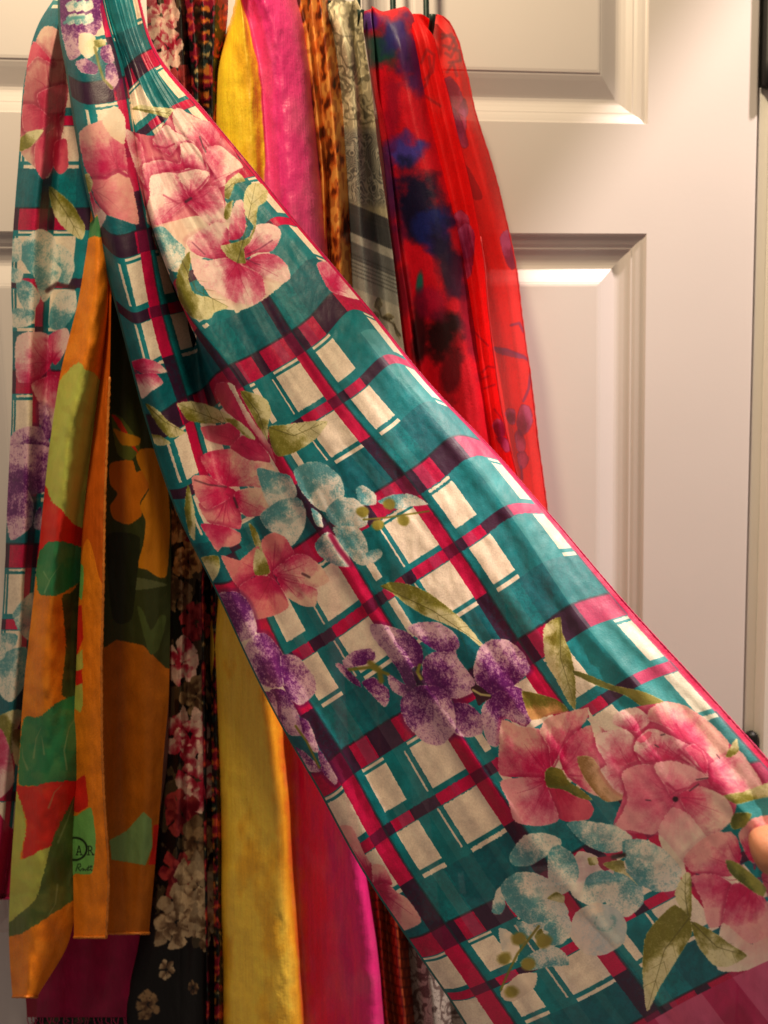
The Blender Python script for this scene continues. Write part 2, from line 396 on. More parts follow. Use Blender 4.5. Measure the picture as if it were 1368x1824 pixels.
def stem(cv, k, q, w=3, c=(128, 122, 46)): cv.line(PT(k, q), w, c, .95)
def plaid(cv, stripes, sheers=(), hero=False):
    c = cv.c + .0025 * (cv.n1 - .5); v = cv.v + .003 * (cv.n1 - .5)
    if hero: c = np.where((v < 2.8) & (c < .25), c - .032, c)
    st = np.asarray(stripes); k = np.abs(c[..., None] - st).argmin(-1)
    du = c - st[k]
    # a column to the right belongs to the stripe on its left
    for i, s0 in enumerate(stripes):
        own = (c >= s0 - .14) & (c < (stripes[i + 1] - .14 if i + 1 < len(stripes) else 9)); du = np.where(own, c - s0, du)
    dv = np.mod(v + .3, 1.0) - .3
    lo = np.full(c.shape, -.122); hi = np.full(c.shape, .118)
    if hero:
        lo = np.where((c < stripes[0]) & (v < 2.8), -.055, lo); lo = np.where(c > stripes[2] + .14, -.062, lo); hi = np.where((c > stripes[1]) & (c < stripes[1] + .14), .066, hi)
    edge_ = (c > stripes[-1] - .14) & bool(hero); wl = (du > lo) & (du < np.where(edge_, -.013, -.02)); wr = (du > .045) & (du < hi)
    thinl = (du > lo - .020) & (du < lo - .013) & ~edge_
    r1 = (dv > .105) & (dv < .315); r2_ = (dv > .43) & (dv < .645); thin1 = (dv > .074) & (dv < .09); thin2 = (dv > .668) & (dv < .690)
    r1l = (dv > .105) & (dv < .335)
    tone = TEAL; n = cv.n2
    big = (dv > .69) | (dv < -.07)
    cv.col[:] = np.array(TEAL)[None, None] * (1 + .22 * (n - .5))[..., None]
    cv.mask((big & (du > .11)) | (big & (du < -.02)), TEALD, .75)
    cv.mask((wl | wr) & (r1 | r2_ | thin1 | thin2), CREAM); cv.mask(wl & r1l, CREAM); cv.mask(thinl & (r1l | r2_), CREAM)
    cream = (wl & (r1l | r2_)) | (wr & (r1 | r2_)) | ((wl | wr) & (thin1 | thin2))
    # magenta bands over-printed: red on white ground, aubergine on teal ground
    warp = np.abs(du) < .02; major = np.abs(dv) < .068; minor = (dv > .365) & (dv < .425)
    colw = (du > -.125) & (du < .11)
    if hero: colw &= ~((v < 2.8) & (c < .06))
    rowz = (dv > -.07) & (dv < .66)
    grain = np.clip(.5 + 2.2 * (cv.n3 - .5) + 1.5 * (cv.n1 - .5), 0, 1)
    cv.mask(warp, PURP); cv.mask(warp & rowz, RED)
    cv.mask(major | minor, PURP)
    cv.mask((major | minor) & colw & (np.abs(du - .03) > .016), RED)
    cv.mask(major & colw & (np.abs(du - .03) > .016), (150, 8, 58), .55 * grain)
    cv.mask(warp & (major | minor), (120, 18, 66)); cv.mask((np.abs(dv + .068) < .006), (40, 30, 44), .7)
    cv.mask((np.abs(du - .02) < .0035) & ~cream, (20, 60, 66), .6)
    cv.mask((cv.n1 > .52) & (cv.n3 > .45) & ~cream & big, (20, 70, 84), .35)
    for (a, b, al) in sheers: cv.mask((c > a) & (c < b) & ~cream, (150, 150, 150), al)
    cv.col *= (1 + .11 * (cv.n3 - .5) + .12 * (cv.n2 - .5))[..., None]

def hero_flowers(cv):
    leaf(cv, 'I', ['100,120 130,100 200,110 300,120 310,150 290,170 220,150 140,130', '500,300 530,225 560,270 540,305', '535,530 560,440 610,425 650,470 600,485 570,560'])
    cv.petal(PT('I', '170,660 300,630 420,600 470,690 390,740 360,780 370,900 290,910 240,790 190,700'), (300, 400), (236, 200, 180), CREAM, 1, .4, .2)
    cv.fill(PT('I', '60,230 200,250 295,130 330,120 525,230 635,400 550,490 550,670 410,640 230,680 165,620 110,400'), (226, 120, 138))
    pink(cv, 'I', '380,540', ['60,230 100,240 140,300 160,390 190,510 150,480 110,400', '295,170 300,130 330,120 420,170 500,190 525,230 520,280 470,310 450,290 400,310 320,240',
        '200,260 260,200 300,230 390,280 400,310 330,290 280,345 240,320 205,300', '470,310 520,300 600,360 635,400 600,420 555,450 550,490 490,500 465,420 455,340',
        '150,390 240,370 330,385 330,290 400,300 460,400 470,430 380,410 330,420 200,440 180,500 160,450'], pw=.9)
    pink(cv, 'I', '375,560', ['190,450 330,430 350,500 375,560 300,630 230,680 180,680 165,620 185,540', '370,570 440,510 510,500 540,560 550,640 545,670 470,680 410,620', '325,440 370,410 470,430 465,470 430,510 380,550 345,490'], pw=.8)
    for q in ('400,270 430,310 455,400', '250,540 320,580 375,565', '470,450 440,490 380,550', '200,300 260,310 300,290', '240,420 320,430 400,410'): cv.line(PT('I', q), 1.6, (176, 24, 78), .7)
    cv.line(PT('I', '425,255 440,300 455,330'), 1.4, INK, .7); cv.line(PT('I', '360,572 385,556'), 2.4, INK, .8)
    blue(cv, 'I', ['195,720 250,700 310,760 350,800 340,860 290,900 240,850'])
    cv.petal(PT('I', '470,870 640,880 830,960 830,975 750,1040 660,1090 560,1100 500,1060 440,980'), (400, 480), (236, 190, 170), CREAM, .7, .3, .2)
    pink(cv, 'I', '620,850', ['365,760 420,720 500,675 550,690 580,750 530,780 560,840 500,850 440,840 385,810', '570,750 575,660 600,575 630,565 645,600 650,690 630,740 600,755',
        '640,850 660,760 700,690 760,680 810,700 820,740 780,810 700,820', '650,870 720,830 790,830 850,880 865,940 830,965 760,940 700,910', '390,850 470,860 560,850 640,890 720,930 740,1020 690,1070 600,1060 510,1010 440,980 400,920'])
    leaf(cv, 'I', ['610,870 560,840 525,790 580,775 630,760 670,740 690,690 650,640 640,560 660,500 700,480 760,500 750,570 710,600 700,690 670,770 640,800 650,870', '340,860 375,815 380,870 370,950 400,1020 480,1040 565,1085 500,1110 470,1145 390,1140 330,1060 310,960', '545,640 555,590 590,565 575,640 555,660'])
    for q in ('650,850 690,870 720,880', '655,830 720,800 780,760', '450,830 420,800 390,770'): cv.line(PT('I', q), 1.2, (120, 20, 66), .7)
    # right edge petal
    pink(cv, 'I', '1060,1000', ['1000,880 1060,870 1120,930 1200,1020 1210,1050 1130,1030 1060,1000'])
    # lily on the left with leaves
    leaf(cv, 'J', ['505,455 460,440 400,380 300,385 210,370 180,330 160,295 230,285 320,310 410,360 490,420', '210,650 240,780 240,900 215,870 195,760', '445,240 500,250 560,280 580,330 565,390 565,460 530,430 490,360 455,290', '570,400 640,390 740,375 830,375 780,450 690,510 610,530 580,480'])
    pink(cv, 'J', '480,430', ['340,210 400,210 450,270 500,360 560,470 545,540 500,440 440,380 380,330 335,260'], PK0, (206, 60, 96))
    cv.petal(PT('J', '385,205 415,215 450,290 520,400 575,480 600,560 545,480 480,390 430,290'), PT('J', '600,560')[0], PKM, CREAM, 1, .3, .2)
    pink(cv, 'J', '440,470', ['270,400 360,390 430,370 440,430 410,480 330,470 290,450', '400,490 450,440 500,450 560,510 575,550 540,560 470,545 420,520'], PK0, PKM)
    leaf(cv, 'J', ['370,360 430,370 490,420 510,455 470,445 420,400'], vein=False)
    pink(cv, 'J', '385,675', ['260,740 340,710 420,700 445,800 440,850 370,840 300,820', '270,830 370,840 440,870 440,910 400,930 360,930 340,950 300,890', '230,620 310,620 380,660 420,690 350,740 290,760 245,700'], PK0, (236, 150, 150))
    pink(cv, 'J', '360,690', ['270,540 310,510 400,500 470,545 570,560 600,610 620,670 560,670 480,660 380,660 310,610', '420,690 500,670 560,690 590,790 530,790 470,795 430,750'], PK0, (244, 208, 182), .8)
    cv.line(PT('J', '240,635 300,655 380,665'), 1.6, INK, .6); cv.line(PT('J', '415,715 430,755'), 2.2, INK, .8)
    # blue flowers in the middle
    blue(cv, 'J', ['520,590 590,600 660,620 690,700 600,760 560,720', '540,790 620,730 700,720 730,780 720,850 670,920 600,870 560,840', '690,600 740,565 810,565 880,620 900,690 870,760 820,770 770,740 720,680',
        '830,770 880,720 950,720 1000,770 1000,830 940,850 860,830', '780,920 830,870 900,920 930,1010 870,1010 800,970', '860,850 960,850 1000,910 1010,1000 960,1000 900,930', '1000,960 1060,940 1070,970 1030,1000', '960,680 990,660 1040,700 1040,740 980,740', '1060,730 1130,700 1200,700 1270,740 1200,750 1140,760', '760,760 800,790 810,840 780,830'])
    for (x, y, r) in ((745, 640, 44), (610, 660, 36), (650, 790, 34), (905, 760, 36)):
        a = np.linspace(.5, 5.6, 14); cv.line(PT('J', ' '.join('%f,%f' % (x + r * math.cos(t), y + r * .8 * math.sin(t)) for t in a)), 5, (86, 150, 156), .6, True, True)
    stem(cv, 'J', '990,810 1100,800 1280,772', 1.6); cv.line(PT('J', '845,880 880,940 935,1010'), 4.5, (150, 14, 66), .9)
    for (x, y) in ((985, 775), (1100, 742), (1055, 832), (1165, 815)): cv.blob(*(PT('J', '%d,%d' % (x, y))[0]), 11, 9, (150, 140, 54), .4, warp=.3)
    leaf(cv, 'J', ['480,830 510,850 550,950 570,1050 520,1060 515,950', '260,985 340,970 350,1030 310,1090'], vein=False)
    pink(cv, 'J', '585,1055', ['360,970 440,990 520,930 560,1050 500,1060 440,1110 400,1060', '440,1110 520,1060 580,1070 620,1110 655,1190 600,1230 500,1250 470,1190', '540,900 590,870 640,890 680,960 640,1010 580,1040 545,960'], PK0, (236, 140, 140))
    pink(cv, 'J', '590,1050', ['590,1040 680,970 740,970 800,1020 835,1080 770,1110 680,1090 620,1070', '610,1070 700,1090 780,1120 775,1190 720,1190 650,1150'], PK0, (244, 206, 182), .8)
    leaf(cv, 'J', ['510,1055 500,1000 515,940 545,960 575,1045'], vein=False)
    cv.line(PT('J', '720,1050 750,1065'), 2.2, INK, .7)
    # violets on the left edge
    violet(cv, 'J', '430,1200', ['345,1150 430,1140 480,1190 510,1290 480,1330 430,1340 380,1270'])
    violet(cv, 'L', '110,470', ['0,340 60,330 130,420 130,540 60,550 0,500 -40,420', '130,430 200,430 270,520 270,580 210,630 150,580', '80,580 140,580 200,680 220,760 160,760 110,680', '20,580 90,590 110,680 90,700 50,640', '160,820 220,840 300,920 260,930 200,900', '290,840 320,870 370,960 360,985 310,930', '210,700 250,720 290,830 270,840 230,780'])
    stem(cv, 'L', '190,730 240,800 295,915', 2)
    # the violet cluster
    leaf(cv, 'L', ['570,110 620,90 700,105 780,140 860,200 940,270 1020,370 1005,375 940,320 860,280 760,240 680,190 620,140'])
    violet(cv, 'L', '790,560', ['600,500 660,540 700,560 680,600 620,570', '530,290 580,290 680,320 740,380 745,450 700,470 720,540 690,560 640,470 590,400 540,340', '880,640 960,640 1020,700 1010,760 950,775 890,750', '770,430 830,400 890,390 910,440 970,520 970,570 900,600 800,570 760,500', '670,610 740,560 840,570 880,640 890,740 830,805 760,790 690,720 665,660', '695,300 740,275 820,275 890,320 910,370 890,390 820,395 750,350'])
    violet(cv, 'L', '1090,560', ['985,480 1010,390 1060,355 1130,360 1190,410 1220,480 1160,540 1100,590 1050,580 1000,540', '1020,660 1060,600 1140,565 1190,580 1230,690 1200,730 1130,700 1110,710 1090,810 1050,800 1030,740'])
    violet(cv, 'L', '500,470', ['405,440 450,400 520,390 540,430 480,460 420,470', '490,540 540,520 600,570 600,620 580,640 530,590', '370,460 400,460 470,530 475,555 420,520'])
    stem(cv, 'L', '430,480 520,470 600,500', 3); stem(cv, 'L', '520,450 560,480 570,530', 5); cv.fill(PT('L', '965,560 1000,550 1060,600 1030,620 1000,640 985,600'), (60, 34, 44)); stem(cv, 'L', '975,570 1010,590 1050,595', 2, (200, 190, 130)); stem(cv, 'L', '740,460 730,490 745,520', 3)
    # leaves and stems above the lower flowers
    leaf(cv, 'M', ['390,130 310,190 340,150 400,200 440,300 460,400 465,560 430,530 370,420 320,330 308,240'][0:0] + ['390,130 400,200 440,300 460,400 465,560 430,530 370,420 320,330 310,190 340,150'])
    leaf(cv, 'M', ['210,480 280,490 380,520 430,570 350,590 260,615 230,560'], (110, 108, 36), (214, 160, 100), False)
    leaf(cv, 'M', ['450,380 520,400 640,450 780,480 880,530 830,560 780,555 700,500 560,450 460,400'], (92, 94, 30), (140, 132, 60), False)
    pink(cv, 'M', '350,880', ['120,620 200,650 290,660 340,750 345,870 310,890 200,880 110,870 105,770', '300,670 330,610 420,580 520,560 510,620 450,680 390,770 350,830 340,740', '390,780 460,680 550,640 620,700 690,960 640,980 540,960 430,880'], PK0, (240, 184, 172))
    pink(cv, 'M', '350,900', ['320,900 420,920 500,970 545,1030 520,1080 430,1090 380,1070 340,980'], (190, 20, 70), (222, 90, 112))
    pink(cv, 'M', '360,880', ['110,910 180,890 300,890 330,940 380,1080 290,1110 180,1090 150,1000'], PK0, (244, 170, 176), .7)
    cv.petal(PT('M', '520,560 570,640 640,760 690,960 620,860 560,720'), PT('M', '690,960')[0], PKM, CREAM, 1, .3, .2)
    leaf(cv, 'M', ['320,860 350,835 400,850 430,900 500,950 540,990 480,980 400,940 330,930'], (86, 90, 26), (130, 126, 50), False)
    leaf(cv, 'M', ['470,790 540,790 600,880 690,980 610,1000 560,960 500,880'], (150, 110, 60), (226, 178, 140), False)
    # peony on the right
    cv.petal(PT('M', '850,1150 900,1040 980,1060 1080,1150 1190,1140 1230,1190 1100,1180 980,1270 990,1380 900,1280'), PT('M', '1000,1000')[0], (238, 176, 168), CREAM, .8, .3, .2)
    cv.fill(PT('P', '250,360 410,330 340,260 490,185 640,160 730,150 940,250 1110,420 1180,470 1330,690 1180,770 1130,930 960,1050 640,1030 345,990 410,760 260,600'), (224, 104, 136))
    def pp(base, q, c0=PK0, c1=PK1, pw=.9, lat=.2): cv.petal(PT('P', q), PT('P', base)[0], c0, c1, pw, .35, .22, edge=(244, 206, 200), veins=3, halo=.5, lat=lat)
    pp('480,340', '340,260 380,215 490,185 570,240 580,290 500,350 420,330 350,300')
    pp('470,590', '250,360 410,330 500,400 530,520 440,560 400,640 410,760 340,720 260,600 300,560 230,440', (206, 50, 100))
    pp('800,440', '575,210 640,160 730,150 830,180 940,250 1030,330 1110,420 1090,520 1040,560 960,480 880,430 800,400 720,330 640,290 580,270', (202, 34, 92), (236, 182, 172))
    pp('940,640', '960,650 990,560 1100,500 1180,470 1260,580 1330,690 1300,730 1180,770 1080,750 1000,720', PK0, (244, 188, 188))
    pp('640,590', '500,400 560,340 620,330 760,390 860,450 950,560 970,640 870,590 770,540 620,540 540,560 500,500 480,460', (190, 14, 78), PK1, .8)
    pp('900,590', '500,400 570,345 600,355 580,390 540,420 515,415', (196, 24, 84), (228, 96, 130))
    pp('940,640', '820,460 880,430 950,490 970,560 960,630 930,600 870,520', (186, 16, 78), (226, 100, 132))
    pp('800,740', '400,640 440,590 540,565 640,580 700,720 760,780 690,900 640,1000 590,1030 460,1000 345,990 400,890 440,790', (204, 50, 104), (238, 160, 168), .8)
    pp('700,800', '630,550 760,545 880,590 970,640 960,660 880,680 830,720 740,790 680,690 620,600', (208, 56, 108), (244, 178, 184), .8)
    pp('770,770', '780,770 850,730 930,710 1080,780 1130,860 1130,930 1060,1000 960,1050 860,930', (206, 40, 96), (242, 204, 190), .75)
    cv.petal(PT('P', '640,1010 690,900 740,850 850,900 960,1040 1020,1010 900,1110 820,1180 850,1260 700,1080'), PT('P', '760,780')[0], (236, 150, 164), (244, 218, 202), .7, .3, .2, edge=(246, 214, 204))
    for q in ('490,490 560,545 640,540', '760,300 800,370 850,430', '780,470 860,540 960,640', '700,690 760,740 830,720', '870,440 930,480 960,550'): cv.line(PT('P', q), 2.6, (178, 14, 74), .6, True)
    for q in ('895,665 970,655', '850,740 910,695', '660,370 685,365', '620,435 645,450', '1030,500 1050,525', '560,800 590,803'): cv.line(PT('P', q), 1.2, INK, .8)
    cv.blob(*PT('M', '933,987')[0], 5, 5, (40, 14, 30), .5, warp=.3)
    # right corner blooms, blue cluster, leaves
    leaf(cv, 'M', ['1170,780 1220,700 1230,760 1190,790', '1160,970 1260,950 1400,900 1420,960 1300,990 1220,1010'], vein=False)
    blue(cv, 'O', ['430,180 520,170 640,190 720,240 680,300 600,310 510,270', '690,270 780,260 870,300 950,390 930,480 840,490 760,450 710,380', '160,330 220,240 310,225 380,250 385,280 320,330 250,370 180,370'])
    cv.petal(PT('O', '470,310 560,330 640,400 650,480 600,545 520,560 450,520 430,450'), PT('O', '640,320')[0], (220, 190, 190), BL1, 1, .9, .4)
    blue(cv, 'O', ['340,320 380,285 450,330 475,410 440,480 390,505 340,450', '640,420 710,400 770,470 775,550 710,610 640,590 610,540', '520,430 600,400 650,440 640,520 560,555 500,530', '70,590 90,500 120,480 130,560 110,600', '240,590 340,570 420,590 400,640 300,670 230,640', '120,480 180,420 260,415 340,450 380,520 420,590 340,620 240,640 160,570'])
    cv.petal(PT('O', '460,600 560,550 660,580 705,650 690,740 600,795 510,790 440,710'), PT('O', '700,560')[0], (196, 206, 204), (244, 226, 208), .8, .8, .6, edge=(230, 220, 200))
    blue(cv, 'O', ['320,660 420,610 440,680 400,740 330,740', '190,640 260,660 330,690 270,720 210,700'])
    for (x, y, r) in ((600, 640, 46), (255, 510, 40), (800, 310, 40), (590, 200, 50)):
        a = np.linspace(-.6, 3.8, 12); cv.line(PT('O', ' '.join('%f,%f' % (x + r * math.cos(t), y + r * .8 * math.sin(t)) for t in a)), 6, (92, 156, 160), .6, True, True)
    cv.fill(PT('O', '410,545 440,540 460,565 430,580'), (200, 24, 70)); cv.fill(PT('O', '560,340 640,330 660,370 600,400 570,370'), (150, 16, 60)); leaf(cv, 'O', ['330,530 370,500 410,520 405,550 360,540', '520,340 560,335 570,365 530,375', '590,365 680,350 700,400 760,470 700,420 640,400', '270,710 300,670 330,740 300,755'], vein=False)
    cv.line(PT('O', '640,335 690,325'), 4, (50, 30, 30), .9)
    cv.petal(PT('O', '110,970 190,890 280,880 270,950 180,1010 130,1010'), PT('O', '100,800')[0], CREAM, (226, 206, 186), 1, .6, .3)
    cv.petal(PT('O', '100,670 160,690 200,760 180,830 120,780'), PT('O', '190,820')[0], CREAM, (210, 206, 196), 1, 1, .4)
    blue(cv, 'O', ['210,830 280,780 350,755 410,790 425,840 330,850 250,865']); stem(cv, 'O', '110,960 150,870 190,790 290,660', 2.2)
    for (x, y) in ((200, 720), (130, 815), (245, 840), (160, 970), (310, 730)): cv.blob(*(PT('O', '%d,%d' % (x, y))[0]), 13, 11, (150, 138, 60), .5, warp=.5)
    pink(cv, 'O', '1300,420', ['975,340 1050,260 1130,220 1210,240 1240,330 1200,420 1100,420 1010,400', '1010,430 1120,420 1200,470 1210,560 1150,650 1090,660 1060,540', '1200,470 1300,480 1368,560 1400,700 1280,740 1200,680 1160,640', '1235,220 1290,160 1368,140 1460,160 1440,300 1300,360 1240,260', '1340,420 1440,380 1540,500 1520,640 1420,620'], PK0, (240, 170, 168), .8)
    cv.petal(PT('O', '1150,650 1220,690 1290,745 1400,700 1440,800 1260,870 1130,860'), PT('O', '1300,600')[0], (236, 176, 168), CREAM, .8, .3, .2)
    leaf(cv, 'O', ['1170,350 1220,360 1300,420 1360,480 1340,520 1260,470 1190,410', '1190,180 1210,130 1290,130 1260,190 1210,205'], (86, 96, 40), (150, 150, 70), False)
    leaf(cv, 'O', ['1000,640 950,560 930,500 980,410 1005,420 1010,560', '1000,640 840,640 930,560 1010,700 940,820 860,950 800,1060 780,880 790,720'][0:1] + ['1000,620 1010,700 940,820 860,950 800,1060 780,880 790,720 840,640 930,560', '1010,640 1100,680 1200,750 1270,800 1180,850 1110,840 1040,750'])
    # lily on the lower left edge
    pink(cv, 'N', '350,720', ['105,420 150,380 210,390 270,520 320,600 350,690 340,760 220,590 130,480', '320,600 380,600 430,690 400,720 340,740', '310,730 400,700 460,750 520,790 590,905 490,955 440,930 370,820'], PK0, (244, 178, 170), .8)
def ridge_flowers(cv):
    violet(cv, 'A', '400,40', ['310,-60 460,-60 530,-10 520,40 530,130 480,200 420,280 370,300 340,200 318,60'])
    cv.petal(PT('A', '420,180 490,180 520,260 460,310 415,260'), PT('A', '500,230')[0], OLIVL, CREAM, 1, .6, .3)
    violet(cv, 'A', '500,330', ['400,330 450,310 510,350 500,390 430,380', '540,250 580,240 600,320 560,330 530,290', '560,350 600,340 625,420 590,470 560,430'])
    for k in range(6): blue(cv, 'A', ['%d,%d %d,%d %d,%d %d,%d' % ((x := 350 + 40 * (k % 3)), (y := 20 + 70 * (k // 3)), x + 50, y - 20, x + 60, y + 20, x + 15, y + 40)])
    stem(cv, 'A', '440,90 380,95 340,120', 3, (90, 160, 160)); stem(cv, 'A', '500,250 520,340 545,420 590,465', 2.4); leaf(cv, 'A', ['495,215 540,205 560,235 510,250'], vein=False)
    pink(cv, 'A', '640,920', ['420,710 480,660 560,640 580,720 650,760 670,890 640,930 500,940 450,880'], PK0, (240, 176, 168))
    cv.petal(PT('A', '540,640 600,560 660,620 660,760 610,740 570,700'), PT('A', '600,800')[0], (238, 206, 180), CREAM, 1, .3, .2)
    pink(cv, 'A', '480,1000', ['480,950 600,930 660,910 700,1000 730,1180 640,1160 560,1130 510,1060'], PKM, (240, 176, 164), .7); pink(cv, 'A', '470,980', ['470,1000 510,1080 560,1140 530,1200 510,1230 490,1120'])
    cv.line(PT('A', '490,940 560,940 620,900 670,930'), 3, (170, 18, 76), .8); leaf(cv, 'A', ['440,930 470,920 490,970 470,1020'], vein=False)
    pink(cv, 'D', '700,760', ['680,740 750,710 830,730 880,780 820,790 800,800 760,790', '690,800 760,790 820,790 860,840 800,880 750,920 720,860'])
    leaf(cv, 'D', ['770,950 830,980 900,1050 980,1100 900,1130 830,1060', '780,1110 850,1120 900,1160 830,1170'])
def end_flowers(cv):
    cv.petal(PT('A', '150,330 230,140 330,180 350,450 330,700 260,940 200,900 110,800 120,560'), PT('A', '250,600')[0], (184, 96, 104), (222, 188, 168), 1, .3, .2)  # base and pinks darkened here to paint in shade of the gathered top
    pink(cv, 'A', '290,560', ['140,360 180,220 250,290 280,340 200,300', '200,500 280,460 355,450 345,560 290,640 220,580', '125,560 190,560 270,640 220,680 130,690', '190,760 260,700 300,680 280,880 230,945 190,880', '290,760 350,740 360,880 320,920 285,880'], (170, 8, 62), (214, 90, 112))
    leaf(cv, 'A', ['110,730 170,690 230,690 170,770 105,800', '260,990 300,1010 380,1080 450,1200 430,1270 330,1200 280,1120'])
    blue(cv, 'D', ['100,130 200,30 270,60 290,130 230,190 180,260 130,200', '240,190 300,110 360,140 390,220 360,310 300,290', '180,230 260,190 320,250 260,380 230,400 200,330', '90,300 160,310 210,380 180,450 140,460 100,390', '270,460 310,370 390,350 400,450 330,550 270,540', '70,450 180,460 160,530 70,540', '60,90 110,80 110,180 60,190', '60,230 120,250 110,300 60,300'])
    cv.line(PT('D', '250,350 300,315 390,335'), 4, (70, 34, 40), .8)
    pink(cv, 'D', '270,740', ['90,600 160,570 260,590 270,740 200,820 100,830 80,720', '260,590 350,550 370,620 300,740 270,700', '170,850 280,800 320,850 270,1030 220,960'])
    violet(cv, 'D', '160,1300', ['40,1368 60,1130 150,1080 240,1100 270,1250 240,1368', '210,960 250,980 280,1100 250,1130 215,1060'])
    violet(cv, 'E', '120,180', ['40,0 260,0 250,200 170,230 90,190', '40,190 120,190 170,280 160,400 60,470 35,320', '190,340 220,310 220,420 180,410'])
    blue(cv, 'E', ['70,870 170,770 160,1000 100,960', '10,980 90,990 60,1080 5,1050', '10,1100 130,1060 150,1200 60,1330 0,1280', '-40,1010 20,1000 20,1100 -40,1120'])
    leaf(cv, 'F', ['-30,250 60,190 130,200 80,300 60,420', '60,300 110,300 100,480 70,440'], vein=False); pink(cv, 'F', '-60,450', ['-80,300 0,290 50,400 75,560 10,640 -60,640'])

# ------------------------------------------------------------------ the floral plaid scarf held out across the picture
S9 = [0, .045, .09, .18, .27, .5, .75, .88, 1.0]
def hero_row(pts, hs, cs): return [(x, y, h, c) for (x, y), h, c in zip(pts, hs, cs)]
HR = [
 (-.9, [(112,-150),(125,-152),(150,-155),(160,-155),(165,-156),(172,-158),(182,-160),(190,-162),(198,-165)], [.072,.078,.078,.066,.070,.076,.076,.072,.066], [0,.05,.1,.42,.74,.80,.87,.93,1]),
 (-.6, [(103,-10),(135,-16),(172,-20),(178,-18),(178,-22),(192,-26),(212,-30),(226,-34),(238,-38)], [.070,.092,.086,.062,.068,.080,.084,.082,.070], [0,.05,.1,.42,.74,.80,.87,.93,1]),
 (0, [(120,150),(152,166),(213,158),(222,150),(224,145),(238,128),(256,112),(268,105),(282,98)], [.078,.104,.098,.062,.074,.086,.092,.092,.080], [0,.05,.11,.42,.70,.78,.87,.94,1]),
 (.5, [(143,290),(180,305),(233,300),(246,290),(243,278),(275,250),(315,222),(340,210),(366,200)], [.082,.112,.106,.062,.086,.100,.104,.102,.092], [0,.05,.11,.34,.58,.70,.84,.92,1]),
 (1, [(168,402),(206,438),(253,428),(288,418),(270,402),(322,362),(388,322),(418,305),(447,296)], [.086,.118,.110,.050,.104,.112,.116,.112,.102], [0,.05,.11,.30,.48,.64,.82,.91,1]),
 (1.5, [(214,580),(246,600),(276,590),(342,572),(325,548),(400,500),(480,448),(516,418),(552,424)], [.094,.122,.114,.060,.122,.128,.130,.124,.112], [0,.045,.10,.25,.40,.58,.79,.90,1]),
 (2, [(262,762),(288,758),(318,738),(362,714),(391,688),(470,645),(565,582),(612,535),(657,548)], [.104,.128,.120,.090,.136,.144,.146,.138,.124], [0,.045,.09,.21,.33,.54,.77,.89,1]),
 (2.5, [(314,912),(340,910),(368,896),(405,876),(450,850),(550,786),(660,714),(715,668),(762,680)], [.122,.136,.134,.126,.144,.156,.158,.150,.138], [0,.045,.09,.19,.29,.52,.76,.885,1]),
 (3, [(388,1062),(412,1060),(440,1048),(480,1028),(522,1005),(640,922),(765,842),(826,795),(880,803)], [.136,.146,.144,.140,.150,.168,.172,.166,.156], [0,.045,.09,.18,.27,.5,.75,.88,1]),
 (3.5, [(472,1240),(494,1234),(522,1218),(566,1190),(612,1160),(735,1072),(868,985),(935,940),(995,935)], [.148,.158,.158,.156,.164,.184,.192,.190,.184], [0,.045,.09,.18,.27,.5,.75,.88,1]),
 (4, [(562,1400),(584,1388),(611,1364),(656,1334),(705,1303),(832,1225),(970,1140),(1040,1095),(1112,1073)], [.162,.172,.174,.172,.178,.202,.216,.220,.218], [0,.045,.09,.18,.27,.5,.75,.88,1]),
 (4.5, [(645,1550),(668,1540),(697,1520),(745,1490),(798,1460),(935,1378),(1084,1290),(1165,1240),(1240,1212)], [.176,.186,.190,.190,.196,.222,.244,.254,.258], [0,.045,.09,.18,.27,.5,.75,.88,1]),
 (5, [(738,1690),(765,1684),(797,1668),(846,1645),(902,1618),(1045,1532),(1205,1440),(1295,1396),(1385,1372)], [.192,.200,.206,.208,.216,.246,.280,.296,.306], [0,.045,.09,.18,.27,.5,.75,.88,1]),
 (5.5, [(812,1800),(842,1798),(878,1785),(932,1762),(990,1738),(1142,1655),(1312,1570),(1410,1528),(1505,1500)], [.204,.212,.220,.224,.232,.264,.302,.320,.330], [0,.045,.09,.18,.27,.5,.75,.88,1]),
 (6, [(900,1945),(932,1938),(968,1920),(1024,1896),(1084,1870),(1242,1784),(1420,1700),(1522,1660),(1622,1634)], [.214,.224,.232,.236,.246,.280,.316,.334,.342], [0,.045,.09,.18,.27,.5,.75,.88,1]),
 (6.3, [(950,2020),(982,2014),(1020,1998),(1078,1974),(1140,1948),(1300,1862),(1485,1776),(1590,1740),(1690,1715)], [.218,.228,.236,.240,.250,.284,.318,.334,.342], [0,.045,.09,.18,.27,.5,.75,.88,1])]
hero = Sheet(S9, [r[0] for r in HR], [hero_row(r[1], r[2], r[3]) for r in HR])
hero_scarf = thing('floral_plaid_scarf', 'teal and magenta plaid scarf with pink flowers, pulled diagonally across by the hand', 'scarf', at(170, -150, .06))
cv = Canvas(hero, 1100, 2300, TEAL)
plaid(cv, [.085, .40, .67, 1.0], sheers=[(.155, .19, .30), (.235, .275, .20), (.60, .632, .22), (.715, .75, .22), (.43, .46, .22), (.32, .34, .15)], hero=True)
cv.mask((cv.c > .865) & (cv.c < .985) & (cv.v > 2.2), (176, 206, 206), .30)
hero_flowers(cv); ridge_flowers(cv)
cv.mask(cv.c > .985, (206, 10, 84)); cv.mask(cv.c < .006, (40, 96, 96))
cv.mask(cv.v > 5.97, (190, 34, 92)); cv.mask((cv.v > 5.97) & ((np.mod(cv.c, .2) < .12)), (222, 120, 150), .6)
IM = cv.image('floral_plaid_print')
M_HERO = cloth('floral_plaid_silk', IM, .47, .14, .05, .2, (1300, .32, .0006), .34, (130, .35, .4))
